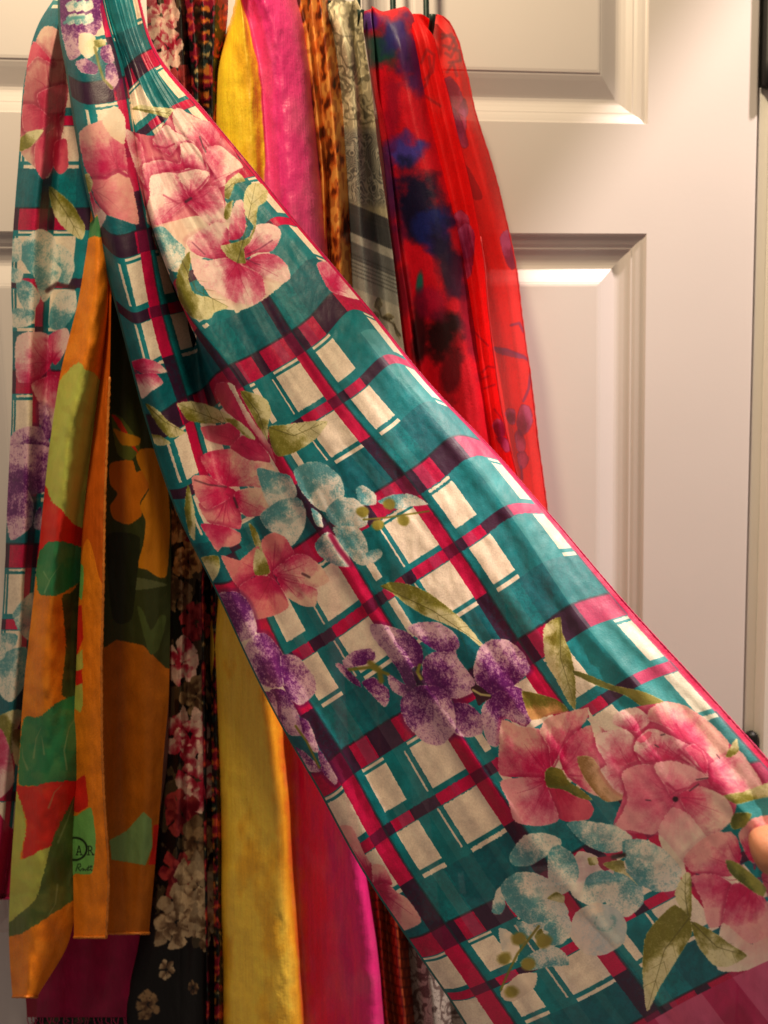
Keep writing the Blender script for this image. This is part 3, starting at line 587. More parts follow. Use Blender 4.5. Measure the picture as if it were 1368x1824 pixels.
def hero_pleat(S, T):
    on = np.clip((T - .34) / .2, 0, 1)
    r = .0040 * np.exp(-((S - .405 - .02 * np.sin(T * 9)) / .022) ** 2) + .0030 * np.exp(-((S - .19) / .03) ** 2) * (T > .5) - .0022 * np.exp(-((S - .36) / .03) ** 2) + .0022 * np.exp(-((S - .86) / .03) ** 2) - .0014 * np.exp(-((S - .62) / .05) ** 2)
    return on * r +   .0005 * on * np.sin(S * 70 + 3 * np.sin(T * 14)) * (.4 + .6 * np.sin(T * 23 + S * 8) ** 2)
hero.build('held_length', hero_scarf, M_HERO, 200, 560, (.0024, 14, 7), .0006, hero_pleat, 1.5)
M_HEMP = mat('magenta_hem', (0.45, 0.006, 0.09, 1), .6, bump=(900, .4, .0004), var=.2, vscale=300)
hero.hem(hero_scarf, M_HEMP, 'right', .00042, 1); hero.hem(hero_scarf, M_HEMP, 'bottom', .0009)
# the other end of the same scarf, hanging straight down on the left
ys = [-150, -20, 40, 130, 270, 400, 520, 600, 720, 850, 1050, 1150, 1300, 1450, 1600]
YV = ([-150, 100, 390, 680, 990, 1300, 1600], [-1.9, -1.0, 0, 1, 2, 3, 4])
LX = [(-150,128),(-20,106),(0,100),(25,76),(60,63),(130,46),(270,35),(400,25),(520,20),(600,22),(720,20),(850,14),(1050,7),(1150,-1),(1300,-18),(1450,-30),(1600,-40)]
ML = [(-150,135),(0,112),(130,84),(270,75),(400,62),(600,55),(850,48),(1150,32),(1450,4),(1600,-14)]
MM = [(-150,142),(0,122),(130,112),(270,108),(400,98),(600,88),(850,78),(1150,54),(1450,26),(1600,4)]
MR = [(-150,150),(0,132),(130,140),(270,150),(400,148),(600,124),(850,106),(1150,72),(1450,42),(1600,16)]
RX = [(-150,160),(0,146),(130,168),(270,186),(400,190),(600,160),(850,136),(1150,96),(1450,58),(1600,22)]
end = strand(ys, [(LX, .040, .52), (ML, .062, .63), (MM, .030, .72), (MR, .060, .81), (RX, .056, .92)])
cv = Canvas(end, 420, 1700, TEAL); cv.v = np.interp(cv.Y, *YV)
plaid(cv, [.34, .67, 1.0]); end_flowers(cv); cv.mask(cv.Y > 1450 + 30 * np.sin(cv.X / 20), (196, 8, 84)); cv.mask(cv.Y > 1592, (150, 6, 60))
end.build('hanging_end', hero_scarf, cloth('floral_plaid_silk_end', cv.image('floral_plaid_end_print'), .5, .14, .04, .15, (1500, .3, .0005), .35), 70, 260, (.003, 4, 3), .0003)
end.hem(hero_scarf, M_HEMP, 'bottom', .0009, 1)

# ------------------------------------------------------------------ orange and green scarf with the signature
leafy = thing('leaf_print_scarf', 'orange silk scarf with green and red leaf shapes and a printed signature', 'scarf', at(185, -140, .05))
YO = [-150, 0, 250, 420, 530, 680, 780, 900, 1060, 1200, 1340, 1460, 1560, 1680, 1775]
def hemline(xs0): return xs0
a0 = [(-150,166),(0,168),(250,166),(420,158),(530,140),(600,120),(680,105),(780,90),(870,80),(960,70),(1100,56),(1200,45),(1330,34),(1420,28),(1550,20),(1700,16),(1775,22)]
a1 = [(-150,170),(0,174),(250,176),(420,172),(530,165),(680,140),(780,122),(900,108),(1060,92),(1200,84),(1340,82),(1460,78),(1560,70),(1680,60),(1775,46)]
a2 = [(-150,174),(0,180),(250,186),(420,188),(530,192),(680,172),(780,156),(900,140),(1060,130),(1200,128),(1340,144),(1460,138),(1560,134),(1680,120),(1740,84),(1775,66)]
a3 = [(-150,172),(0,176),(250,184),(420,190),(680,186),(900,160),(1060,150),(1200,140),(1340,132),(1460,124),(1560,122),(1680,108),(1740,76),(1775,60)]
front = strand(YO, [(a0, .066, 0), (a1, [(-150,.06),(420,.098),(900,.108),(1775,.100)], .33), (a2, [(-150,.062),(420,.088),(900,.078),(1775,.076)], .66), (a3, .056, 1)])
def leafy_art(cv):
    cv.col[:] = (244, 138, 26)
    cv.col *= (1 + .14 * (cv.n2 - .5) + .08 * (cv.n3 - .5))[..., None]
    LIME, GRN, RD, OLV, SAGE = (196, 204, 92), (50, 136, 84), (226, 44, 32), (92, 112, 52), (120, 190, 96)
    return LIME, GRN, RD, OLV, SAGE
cv = Canvas(front, 360, 1500, 0); LIME, GRN, RD, OLV, SAGE = leafy_art(cv)
cv.fill(PT('D', '440,80 470,0 540,-60 540,60 500,60'), GRN)
for (k, q, c_) in (('D', '295,870 410,730 450,770 500,790 560,900 520,1368 220,1368', LIME), ('E', '220,-30 480,-30 480,330 420,430 330,330 270,270 240,190', LIME), ('E', '180,280 240,195 270,270 330,330 390,400 480,440 480,520 260,500 190,570', RD),
    ('E', '190,640 205,550 260,490 380,500 470,560 440,690 300,775 205,760', GRN), ('E', '330,790 380,760 460,700 460,1300 330,1300 350,1050', (70, 84, 40)),  # the dark olive patch is fold shade painted into the print
    ('F', '105,330 130,225 200,230 320,140 470,120 470,480 400,560 300,570 160,585 92,565', GRN), ('F', '80,585 160,590 260,565 440,570 330,740 265,890 120,970 140,780 95,640', RD),
    ('F', '60,640 95,640 130,760 130,850 110,970 260,900 240,1000 190,1170 100,1280 30,1310', LIME), ('F', '330,740 460,560 460,1100 370,1190 250,1270 120,1350 30,1370 45,1300 190,1170 262,895', OLV)):
    cv.fill(PT(k, q), c_, rough=2.0)
cv.mask(np.clip((cv.n2 - .5) * 3, 0, .5), (250, 190, 90), .25); cv.mask(np.clip((.46 - cv.n2) * 4, 0, .6), (120, 40, 10), .14)
for q in ('235,760 265,690 320,610', '230,650 260,700'): cv.line(PT('E', q), 1.4, (150, 190, 130), .6, True)
for q in ('170,440 185,340 215,280', '140,500 115,440 110,380', '225,420 215,330', '345,500 330,400 360,280 430,180', '250,700 280,620 320,580', '300,1100 290,1200 250,1270', '300,880 350,760 390,640'): cv.line(PT('F', q), 1.8, (170, 180, 120), .5, True)
front.build('front_fold', leafy, cloth('leaf_print_silk', cv.image('leaf_print_front'), .5, .16, 0, .2, (900, .3, .0006)), 50, 300, (.0045, 3, 11), .0016)
YP = [-150, 0, 250, 460, 600, 750, 900, 1060, 1250, 1420, 1550, 1669]
b0 = [(-150,168),(0,174),(250,184),(460,190),(600,186),(750,168),(900,150),(1060,140),(1250,134),(1420,130),(1550,130),(1669,132)]
b1 = [(-150,170),(0,178),(250,188),(460,194),(600,192),(750,180),(900,166),(1060,160),(1250,158),(1420,162),(1550,164),(1669,164)]
b2 = [(-150,172),(0,180),(250,192),(460,198),(600,198),(750,192),(900,188),(1060,184),(1250,181),(1420,185),(1550,193),(1669,190)]
side = strand(YP, [(b0, [(-150,.05),(460,.070),(1060,.080),(1669,.084)], 0), (b1, [(-150,.054),(460,.080),(1060,.096),(1669,.100)], .5), (b2, [(-150,.056),(460,.084),(1060,.104),(1669,.106)], 1)])
cv = Canvas(side, 300, 1500, 0); leafy_art(cv)
cv.mask((cv.Y < 1000 + 40 * np.sin(cv.X / 9)) & (cv.Y > 300), (176, 60, 12), .55)
for (k, q, c_) in (('E', '400,590 440,620 442,700 430,800 400,760', SAGE), ('E', '390,840 430,825 440,1000 405,1095 390,1060', RD), ('E', '400,1100 435,1060 440,1160 400,1190', LIME), ('F', '380,-10 425,-20 430,60 400,70', RD), ('F', '385,70 428,50 432,160 420,205 390,180', LIME),
    ('F', '380,580 440,530 450,600 455,690 400,725 380,700', RD), ('F', '375,760 400,740 470,698 492,800 500,880 482,1040 400,1042 370,1040', SAGE), ('E', '420,160 460,190 450,270 420,300', OLV), ('E', '430,30 470,0 450,200 432,180', RD)): cv.fill(PT(k, q), c_, sm=len(q.split()) > 5)
# the printed initials in their ring and the signature line under them
INKG = (24, 34, 20); a = np.linspace(-2.0, 2.0, 30)
cv.line(PT('F', ' '.join('%f,%f' % (392 + 62 * math.cos(t), 914 + 58 * math.sin(t)) for t in a)), 1.7, INKG)
for q in ('402,944 412,900 414,900 426,944', '405,930 421,930', '398,945 408,945', '420,945 432,945', '464,900 464,944', '458,900 474,900 481,908 481,917 474,922 464,922', '472,922 488,944', '458,945 470,945', '483,945 492,944'): cv.line(PT('F', q), .85, INKG)
for q in ('396,1030 408,994 422,992 424,1004 408,1014 420,1028 430,1018 437,1016 434,1028 444,1020 448,1028 456,1018 460,1028 466,1002', '458,1012 474,1010', '466,1026 476,1018 478,1028 484,1024', '474,1004 482,1002 482,1010 474,1010 474,1004'): cv.line(PT('F', q), .7, INKG, .9)
side.build('hemmed_edge', leafy, cloth('leaf_print_silk_edge', cv.image('leaf_print_edge'), .5, .16, 0, .2, (900, .3, .0006)), 36, 300, (.0025, 3, 12), .0011)
M_HEMO = mat('orange_hem', (0.55, 0.16, 0.012, 1), .6, bump=(700, .5, .0006), var=.2, vscale=300)
for part in (side.hem(leafy, M_HEMO, 'right', .0010, 1, .45), side.hem(leafy, M_HEMO, 'bottom', .0010, 1), front.hem(leafy, M_HEMO, 'bottom', .0009, 1)): pass
YQ = [-150, 0, 250, 460, 600, 750, 900, 1100, 1240, 1360, 1500, 1662]
d0 = [(-150,176),(0,182),(250,192),(460,196),(600,192),(900,182),(1100,178),(1360,180),(1662,186)]
d1 = [(-150,180),(0,190),(250,206),(460,222),(600,226),(900,222),(1100,220),(1360,218),(1662,216)]
d2 = [(-150,184),(0,196),(250,220),(460,252),(600,264),(900,264),(1100,262),(1360,256),(1662,244)]
d3 = [(-150,186),(0,200),(250,232),(460,280),(600,298),(900,304),(1100,303),(1240,300),(1360,290),(1500,280),(1662,266)]
back = strand(YQ, [(d0, .066, 0), (d1, .052, .33), (d2, .058, .66), (d3, .050, 1)])
cv = Canvas(back, 360, 1500, 0); leafy_art(cv); cv.col *= .8  # ground darkened overall, painting in the shade on this rear fold
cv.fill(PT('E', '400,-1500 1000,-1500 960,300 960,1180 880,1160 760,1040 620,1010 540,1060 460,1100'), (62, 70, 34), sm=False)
for (q, c_) in (('580,80 640,60 700,60 720,120 760,110 800,180 740,280 750,350 680,400 600,370 580,300 620,240 580,180', (216, 120, 22)), ('720,10 820,0 880,150 900,400 880,670 820,670 780,640 730,620 760,500 770,380 740,300 790,200 730,80', (222, 140, 24)), ('650,720 720,680 890,720 700,750', (104, 112, 70)), ('560,480 640,440 740,470 730,640 700,900 600,900', (40, 46, 26)), ('730,840 760,860 800,960 850,880 880,900 840,1060 790,1080', (84, 100, 50)), ('590,-180 650,-160 740,-20 690,60 620,20', (104, 112, 44)), ('590,-180 640,-150 730,20 690,-20', (226, 60, 30)), ('600,-110 650,-90 740,-60 730,-20 650,-20 620,-60', (226, 150, 30))): cv.fill(PT('E', q), c_)
for (q, c_) in (('570,870 660,820 750,720 790,760 795,900 760,1000 580,970', (136, 176, 110)), ('800,790 870,780 860,1000 775,995 795,900', RD)): cv.fill(PT('F', q), c_, sm=False)
back.build('back_fold', leafy, cloth('leaf_print_silk_back', cv.image('leaf_print_back'), .55, .3, 0, .2, (900, .3, .0006)), 44, 240, (.004, 3, 5), .0006)
back.hem(leafy, M_HEMO, 'bottom', .0011, 1)

# ------------------------------------------------------------------ the other scarves, left to right
def scatter_flower(cv, x, y, r, n, c0, c1, seed, layers=3):
    rr = random.Random(seed)
    for L in range(layers):
        R = r * (1 - .27 * L); a0 = rr.random() * 6
        for k in range(n):
            a = a0 + 2 * math.pi * k / n + rr.uniform(-.15, .15); w = math.pi / n * 1.15; q = []
            for (da, dr) in ((0, .15), (-w * .8, .6), (-w * .7, .9), (0, 1.0 + rr.uniform(-.1, .12)), (w * .7, .9), (w * .8, .6)):
                q.append((x + R * dr * math.cos(a + da + rr.uniform(-.12, .12)), y + R * dr * math.sin(a + da) * 1.25 * rr.uniform(.85, 1.15)))
            j = rr.uniform(.75, 1.0); cv.petal(np.array(q) + rr.uniform(-.12, .12) * r, (x + rr.uniform(-.3, .3) * r, y + rr.uniform(-.3, .3) * r), c0, tuple(v * j for v in c1), 1.1, 1.0, .35, lat=.6)
# dark magenta scarf behind the leaf print one
mag = thing('magenta_scarf', 'dark magenta scarf with a fringed end, showing below the orange leaf print scarf', 'scarf', at(190, -140, .03))
ym = [-150, 300, 700, 1100, 1400, 1600, 1720, 1812]
ms = strand(ym, [([(-150,176),(300,150),(700,120),(1100,92),(1400,70),(1600,52),(1720,42),(1800,48)], .034, 0), ([(-150,182),(700,160),(1400,118),(1800,92)], .048, .3), ([(-150,188),(700,206),(1400,176),(1800,150)], .030, .6), ([(-150,192),(700,240),(1400,222),(1800,205)], .044, .8), ([(-150,196),(700,276),(1400,262),(1800,258)], .030, 1)])
cv = Canvas(ms, 128, 500, (170, 10, 74)); cv.col *= (1 + .3 * (cv.n2 - .5) + .1 * (cv.n3 - .5))[..., None]; cv.mask(cv.c < .12, (150, 8, 40), .7)
M_MAG = cloth('magenta_silk', cv.image('magenta_dye'), .5, .3, 0, .2)
ms.build('drape', mag, M_MAG, 50, 160, (.003, 5, 4), .0005)
random.seed(5)
for k in range(30):
    i = int((k + .5) / 30 * 49); p = Vector(ms.P[-1, i]); L = random.uniform(.006, .02)
    pts = [p + Vector((random.uniform(-.001, .001) * j, -.0004 * j, -L * j / 4)) for j in range(5)]
    vv, ff = tube(pts, [.00045, .0004, .0004, .00035, .0002], 5); mesh_obj('fringe_thread', vv, ff, M_HEMP, mag)
# black floral
blk = thing('black_floral_scarf', 'black scarf printed with cream, rust and crimson flowers, hanging left of the yellow cloth', 'scarf', at(310, -140, .04))
yb = [-150, -20, 60, 160, 300, 500, 700, 900, 1100, 1240, 1400, 1660, 1824, 2000]
bs = strand(yb, [([(-150,268),(0,260),(60,264),(160,274),(500,286),(900,300),(1240,300),(1400,292),(1560,270),(1660,200),(1740,90),(1824,60),(2000,60)], [(-150,.04),(1500,.04),(1640,.012),(2000,.012)], 0), ([(-150,276),(0,280),(160,292),(900,322),(1400,318),(1824,290),(2000,290)], [(-150,.066),(1560,.066),(1680,.05),(2000,.05)], .25), ([(-150,290),(0,304),(160,318),(900,340),(1400,338),(1824,324),(2000,324)], .058, .5), ([(-150,298),(0,322),(160,330),(900,360),(1400,362),(1824,360),(2000,360)], .068, .75), ([(-150,306),(0,338),(160,346),(900,392),(1400,400),(1824,402),(2000,402)], .040, 1)])
cv = Canvas(bs, 380, 1500, (8, 5, 6))
lv = fbm(cv.X / 16, cv.Y / 30, 4); cv.mask((lv > .56) * 1.0, (74, 62, 42), .8); cv.mask(np.abs(lv - .56) < .012, (120, 100, 70), .6)
cv.fill(PT('Z', '230,1620 330,1690 420,1700 420,2100 230,2100'), (10, 8, 9)); 
for i, (x, y, r, kind) in enumerate(((288,30,34,0),(300,86,30,0),(278,128,26,0),(322,150,26,1),(300,230,30,0),(330,320,30,1),(318,930,34,2),(360,960,26,1),(335,1000,30,2),(316,1060,28,3),(350,1110,30,1),(325,1180,36,0),(352,1240,30,3),(338,1310,44,0),(350,1390,40,0),(322,1450,34,1),(352,1500,34,3),(318,1560,34,1),(352,1580,46,4),(315,1645,44,4),(372,1650,36,4),(296,1728,15,4),(262,1790,22,3),(345,1760,10,3))):
    c0, c1 = (((150,16,44),(236,200,180)), ((96,10,26),(176,60,60)), ((90,50,24),(214,160,96)), ((70,46,30),(150,120,84)), ((90,66,46),(196,170,134)))[kind]
    scatter_flower(cv, x, y, r, 7, c0, c1, i, 1 if r < 18 else 3)
bs.build('drape', blk, cloth('black_floral_silk', cv.image('black_floral_print'), .5, .08, 0, .0, (900, .3, .0006), .2), 60, 300, (.004, 5, 9), .0006)
# crimson and black patterned scarf
crm = thing('crimson_black_scarf', 'narrow black scarf with crimson and orange leaf streaks, squeezed left of the yellow cloth', 'scarf', at(365, -140, .05))
cs_ = strand([-150, -20, 60, 130, 200, 400, 800, 1400, 2000], [([(-150,326),(0,322),(130,338),(200,340),(2000,360)], .044, 0), ([(-150,336),(0,342),(130,352),(2000,372)], .070, .25), ([(-150,346),(0,364),(130,364),(2000,380)], .050, .5), ([(-150,356),(0,384),(130,378),(2000,390)], .074, .75), ([(-150,366),(0,412),(130,392),(200,390),(2000,402)], .052, 1)])
cv = Canvas(cs_, 200, 900, (20, 12, 14)); wv = np.sin(cv.Y / 3.4 + 7 * fbm(cv.X / 16, cv.Y / 22, 3)); lv = fbm(cv.X / 11 + 9, cv.Y / 16, 3)
cv.mask((lv > .52) * 1.0, (150, 18, 48), .9); cv.mask((lv > .60) & (wv > .1), (214, 84, 50), .9); cv.mask((np.abs(cv.c - .55) < .10) & (wv > .35), (216, 130, 50), .9); cv.mask((lv < .34) * 1.0, (40, 60, 56), .8); cv.mask((lv < .28) & (wv > .3), (220, 180, 110), .8)
cs_.build('drape', crm, cloth('crimson_black_silk', cv.image('crimson_black_print'), .45, .15, 0, .1), 50, 200, (.003, 5, 12), .0005)
# yellow and pink ombre
omb = thing('ombre_silk_scarf', 'shiny silk scarf dyed golden yellow on one side and hot pink on the other', 'scarf', at(450, -120, .05))
yo = [-120, -10, 40, 80, 120, 200, 320, 500, 800, 1050, 1120, 1240, 1360, 1440, 1500, 1600, 1700, 1824, 2050]
oL = [(-120,436),(-10,424),(30,416),(80,398),(120,386),(200,380),(400,380),(1050,378),(1120,370),(1240,372),(1360,380),(1440,385),(1490,389),(1600,387),(1824,389),(2050,391)]
oS = [(-120,438),(-10,428),(40,440),(120,458),(200,466),(320,470),(800,470),(1160,468),(1260,476),(1330,484),(1400,496),(1480,505),(1600,511),(1700,525),(1824,533),(2050,540)]
oV = [(-120,442),(-10,436),(40,448),(120,466),(200,474),(320,480),(800,490),(1200,505),(1400,520),(1600,530),(1824,545),(2050,552)]
oP = [(-120,452),(-10,470),(40,490),(120,506),(200,512),(320,524),(500,540),(1200,560),(1500,590),(1700,615),(1824,630),(2050,640)]
oQ = [(-120,462),(-10,506),(40,524),(120,538),(200,545),(320,556),(430,568),(900,585),(1300,600),(1560,640),(1640,656),(1750,668),(1824,672),(2050,680)]
oR = [(-120,466),(-10,526),(40,540),(120,552),(200,560),(320,572),(430,584),(900,600),(1300,620),(1560,652),(1640,670),(1750,681),(1824,687),(2050,692)]
mid = lambda a, b, t: [(y, float(np.interp(y, *zip(*a))) * (1 - t) + float(np.interp(y, *zip(*b))) * t) for y in yo]
os_ = strand(yo, [(oL, .050, 0), (mid(oL, oS, .18), .078, .1), (mid(oL, oS, .5), .090, .2), (mid(oL, oS, .8), .098, .32), (oS, .092, .40), (oV, [(-120,.090),(500,.088),(1100,.066)], .47), (mid(oV, oP, .5), [(-120,.098),(500,.096),(1100,.070)], .58), (oP, [(-120,.100),(500,.098),(1100,.080)], .72), (oQ, .088, .88), (oR, .060, 1)])
cv = Canvas(os_, 420, 1300, 0); t = cv.c + .05 * (cv.n2 - .5); low = np.clip((cv.Y - 500) / 600, 0, 1)
def ramp(t, st):
    xk = [s[0] for s in st]; return np.stack([np.interp(t, xk, [s[1][i] for s in st]) for i in range(3)], -1)
top_ = ramp(t, [(0, (240,150,60)), (.025, (252,202,50)), (.12, (255,216,44)), (.40, (252,204,40)), (.425, (244,84,146)), (.6, (240,50,138)), (.85, (240,66,138)), (1, (240,110,140))])
bot_ = ramp(t, [(0, (232,164,36)), (.1, (255,212,72)), (.36, (255,212,76)), (.42, (246,170,40)), (.47, (226,84,40)), (.52, (222,16,90)), (.62, (234,18,110)), (.80, (250,36,136)), (1, (250,60,146))])
cl = fbm(cv.X / 40 + 3, cv.Y / 70, 4)
cv.col = top_ * (1 - low[..., None]) + bot_ * low[..., None]
cv.mask(np.clip((cl - .5) * 4, 0, 1) * (cv.c > .43), (240, 120, 150), .4); cv.mask(np.clip((.46 - cl) * 5, 0, 1) * (cv.c < .4), (226, 150, 16), .45)
cv.col *= (1 + .08 * (cv.n3 - .5))[..., None]
slub = fbm(cv.X / 3.0, cv.Y / 60.0, 2); cv.col *= (1 + .10 * (slub - .5))[..., None]
os_.build('drape', omb, cloth('ombre_silk', cv.image('ombre_dye'), .40, .14, 0, .15, (500, .3, .0008), .5, (520, .07, .35)), 90, 480, (.006, 5, 8), .0010)
M_HEMY = mat('golden_hem', (0.60, 0.30, 0.02, 1), .5, bump=(700, .4, .0006), var=.2, vscale=250)
os_.hem(omb, M_HEMY, 'left', .0011, 2)
# animal print
ani = thing('animal_print_scarf', 'rust and amber animal print scarf hanging between the pink silk and the grey scarf', 'scarf', at(550, -120, .04))
ya = [-120, -10, 60, 150, 300, 450, 800, 1400, 1560, 1700, 1824, 2050]
as_ = strand(ya, [([(-120,524),(-10,514),(60,524),(150,538),(300,558),(450,572),(1400,640),(1700,664),(1824,676),(2050,690)], .040, 0), ([(-120,534),(-10,532),(60,546),(150,558),(300,574),(450,580),(1400,652),(1824,692),(2050,700)], .066, .25), ([(-120,542),(-10,552),(60,560),(150,570),(300,582),(450,586),(1400,664),(1824,704),(2050,715)], .046, .45), ([(-120,552),(-10,568),(60,578),(150,588),(300,600),(450,604),(1400,680),(1824,722),(2050,735)], .074, .75), ([(-120,556),(-10,590),(60,602),(150,612),(300,626),(450,630),(1400,700),(1824,742),(2050,752)], .044, 1)])
cv = Canvas(as_, 260, 1200, (224, 118, 42)); q = fbm(cv.X / 9, cv.Y / 26, 3); st_ = np.sin(cv.Y / 5.0 + 2.0 * np.floor(cv.X / 8)) 
cv.mask(np.clip((q - .45) * 8, 0, 1), (240, 172, 84), .9); cv.mask(np.clip((.43 - q + .05 * st_) * 14, 0, 1), (112, 40, 10), .95); cv.mask(np.clip((.34 - q + .04 * st_) * 14, 0, 1), (60, 20, 8), .95); cv.mask((vnoise(cv.X / 4.5, cv.Y / 13) > .60) * 1.0, (150, 62, 20), .5)
low = np.clip((cv.Y - 1200) / 100, 0, 1); rowi = np.floor(cv.Y / 17 + .6 * np.sin(cv.X / 17)); ry = np.mod(cv.Y / 17 + .6 * np.sin(cv.X / 17), 1); bx_ = np.mod(cv.X / 8 + .5 * np.mod(rowi, 2) + .3 * vnoise(rowi, rowi * .7), 1)
cv.mask(low, (150, 52, 26)); cv.mask(low * (bx_ < .45) * (ry < .8) * (.4 + .6 * cv.n1), (216, 110, 56), .8); cv.mask(low * (ry > .84), (84, 24, 14), .8)
as_.build('drape', ani, cloth('animal_print_silk', cv.image('animal_print'), .4, .2, 0, .15, (700, .3, .0006), .45), 60, 300, (.003, 5, 10), .0005)
# grey paisley
gry = thing('grey_paisley_scarf', 'grey and beige paisley scarf with dark stripes, hanging beside the rust animal print', 'scarf', at(615, -60, .04))
yg = [14, -2, 12, 60, 150, 260, 400, 520, 620, 900, 1300, 1600, 1700, 1824, 2050]; tg = [0, 12, 24, 60, 150, 260, 400, 520, 620, 900, 1300, 1600, 1700, 1824, 2050]
gL = [(0,592),(12,582),(24,578),(60,588),(150,604),(260,611),(400,619),(520,625),(900,655),(1300,690),(1700,728),(1824,736),(2050,750)]
gA = [(0,596),(12,592),(24,592),(60,604),(150,618),(260,626),(400,634),(520,642),(900,675),(1300,710),(1824,762),(2050,775)]
gB = [(0,606),(12,606),(24,612),(60,624),(150,636),(260,642),(400,652),(520,664),(900,700),(1300,735),(1824,790),(2050,800)]
gC = [(0,612),(12,616),(24,622),(60,630),(150,640),(260,648),(400,662),(520,676),(900,715),(1300,750),(1824,805),(2050,815)]
gR = [(0,622),(12,634),(24,642),(60,648),(150,660),(260,672),(400,692),(520,708),(620,720),(900,752),(1300,790),(1824,842),(2050,850)]
rows = []
for y, t in zip(yg, tg):
    rows.append([(float(np.interp(t, *zip(*col))), y + (4 * math.sin(k * 2.3) if t < 40 else 0), (.040 if t == 0 else .052 if t == 12 else .5 * (.054 + hh) if t < 40 else hh), k / 4) for k, (col, hh) in enumerate(((gL, .046), (gA, .076), (gB, .072), (gC, .050), (gR, .058)))])
gs = Sheet([0, .25, .5, .62, 1], tg, rows)
cv = Canvas(gs, 320, 1400, (176, 166, 136)); X, Y = cv.X, cv.Y
ph = 9 * fbm(X / 34 + 5, Y / 46, 3) + X / 60; sw = np.sin(ph * 6.28)
curl = np.sin(46 * fbm(X / 46 + .9 * fbm(X / 20, Y / 30, 2) + 3, Y / 70 + fbm(X / 25 + 8, Y / 25, 2), 3) + X / 40)
zone = lambda a, b: np.clip((Y - a) / 16, 0, 1) * np.clip((b - Y) / 16, 0, 1)
cv.mask(zone(-60, 235) * (sw > .35), (226, 214, 178), .9); cv.mask(zone(-60, 235) * (curl > .55), (96, 90, 72), .75)
cv.mask(zone(225, 372), (92, 90, 86)); cv.mask(zone(225, 372) * (np.abs(sw) > .78), (176, 168, 148), .85); cv.mask(zone(225, 372) * (curl > .8), (190, 184, 166), .7)
yy = Y + .25 * X - 150
for (a, b, c_) in ((372, 392, (78, 76, 76)), (392, 424, (70, 70, 72)), (424, 440, (170, 166, 156)), (440, 470, (104, 104, 104)), (470, 520, (146, 146, 140)), (520, 640, (178, 174, 162)), (640, 2100, (186, 176, 166))): cv.mask((Y - .42 * (X - 650) >= a) & (Y - .42 * (X - 650) < b), c_)
for k in range(9): cv.mask(np.abs(Y - .42 * (X - 650) - (376 + 5 * k if k < 3 else 462 + 7 * (k - 3))) < 1.2, (60, 60, 62), .6)
leaf(cv, 'H', ['290,400 300,360 320,355 330,390 310,420', '330,450 360,430 390,450 360,470', '300,470 270,440 290,420 320,440', '385,470 400,500 420,560 395,530'], (70, 64, 52), (130, 120, 96), False); cv.line(PT('H', '310,400 325,450 380,480 420,540'), 1.6, (84, 76, 60), .9)
lowm = (Y > 1660); cv.mask(lowm * (curl > .3), (92, 74, 70), .8); cv.mask(lowm * (np.abs(sw) < .2), (60, 46, 46), .8); cv.mask((Y > 1640) & (Y < 1690), (96, 78, 80), .7)
cv.col *= (1 + .12 * (cv.n3 - .5))[..., None]
gs.build('drape', gry, cloth('grey_paisley_silk', cv.image('grey_paisley_print'), .5, .14, 0, .15), 60, 300, (.003, 4, 9), .0005)
# dark red / navy blotched
ink = thing('blotched_scarf', 'deep red scarf with blurred navy, green and black blotches, hanging beside the grey paisley scarf', 'scarf', at(690, -60, .04))
tk = [0, 12, 26, 60, 150, 240, 320, 420, 560, 690, 900, 1200, 1600]; yk = [34, 16, 26, 60, 150, 240, 320, 420, 560, 690, 900, 1200, 1600]
kL = [(0,656),(12,648),(26,644),(60,648),(150,662),(240,676),(320,686),(420,694),(590,712),(800,740),(1600,830)]
kA = [(0,662),(12,660),(26,660),(60,664),(150,672),(240,688),(320,698),(420,708),(590,732),(800,762),(1600,850)]
kV = [(0,664),(12,662),(26,662),(60,660),(150,668),(240,680),(320,694),(420,716),(590,742),(800,775),(1600,860)]
kB = [(0,676),(12,680),(26,682),(60,692),(150,706),(240,726),(320,742),(420,764),(590,784),(800,820),(1600,900)]
kC = [(0,690),(12,700),(26,706),(60,716),(150,736),(240,756),(320,776),(420,800),(590,820),(800,860),(1600,930)]
kR = [(0,704),(12,720),(26,732),(60,742),(150,760),(240,778),(320,798),(420,826),(590,848),(800,885),(1600,950)]
rows = []
for y, t in zip(yk, tk): rows.append([(float(np.interp(t, *zip(*col))), y + (5 * math.sin(k * 2.1 + 1) if t < 40 else 0), (.038 if t == 0 else .049 if t == 12 else .5 * (.05 + hh) if t < 40 else hh), k / 5) for k, (col, hh) in enumerate(((kL, .040), (kA, .058), (kV, .044), (kB, .070), (kC, .076), (kR, .060)))])
ks = Sheet(np.linspace(0, 1, 6), tk, rows)
cv = Canvas(ks, 420, 1000, (204, 12, 34))
for (x, y, rx, ry, c_, al, ang) in ((680,86,36,34,(20,70,62),.95,.3), (655,40,20,16,(70,40,130),.9,0), (705,60,26,40,(40,36,110),.9,.5), (735,110,26,50,(70,30,96),.9,-.3), (722,268,34,30,(60,56,150),.95,.2), (745,360,44,72,(16,20,52),.95,-.25), (775,410,30,50,(28,40,120),.8,-.3), (800,470,26,60,(26,16,50),.85,-.2), (690,330,16,70,(70,24,90),.8,-.1), (700,420,20,50,(110,10,60),.7,0), (748,500,7,22,(16,110,96),.9,.1), (790,596,30,44,(24,10,14),.9,.3), (806,660,18,60,(70,8,20),.7,.1), (745,590,14,60,(40,10,18),.85,0), (720,520,14,50,(120,10,40),.7,0), (770,540,30,30,(150,10,60),.6,0), (700,200,14,60,(120,6,50),.5,0), (835,560,16,90,(90,20,50),.5,-.2)): cv.blob(x, y, rx, ry, c_, .6, al, ang, .62)
cv.col *= (1 + .12 * (cv.n3 - .5) + .15 * (cv.n2 - .5))[..., None]
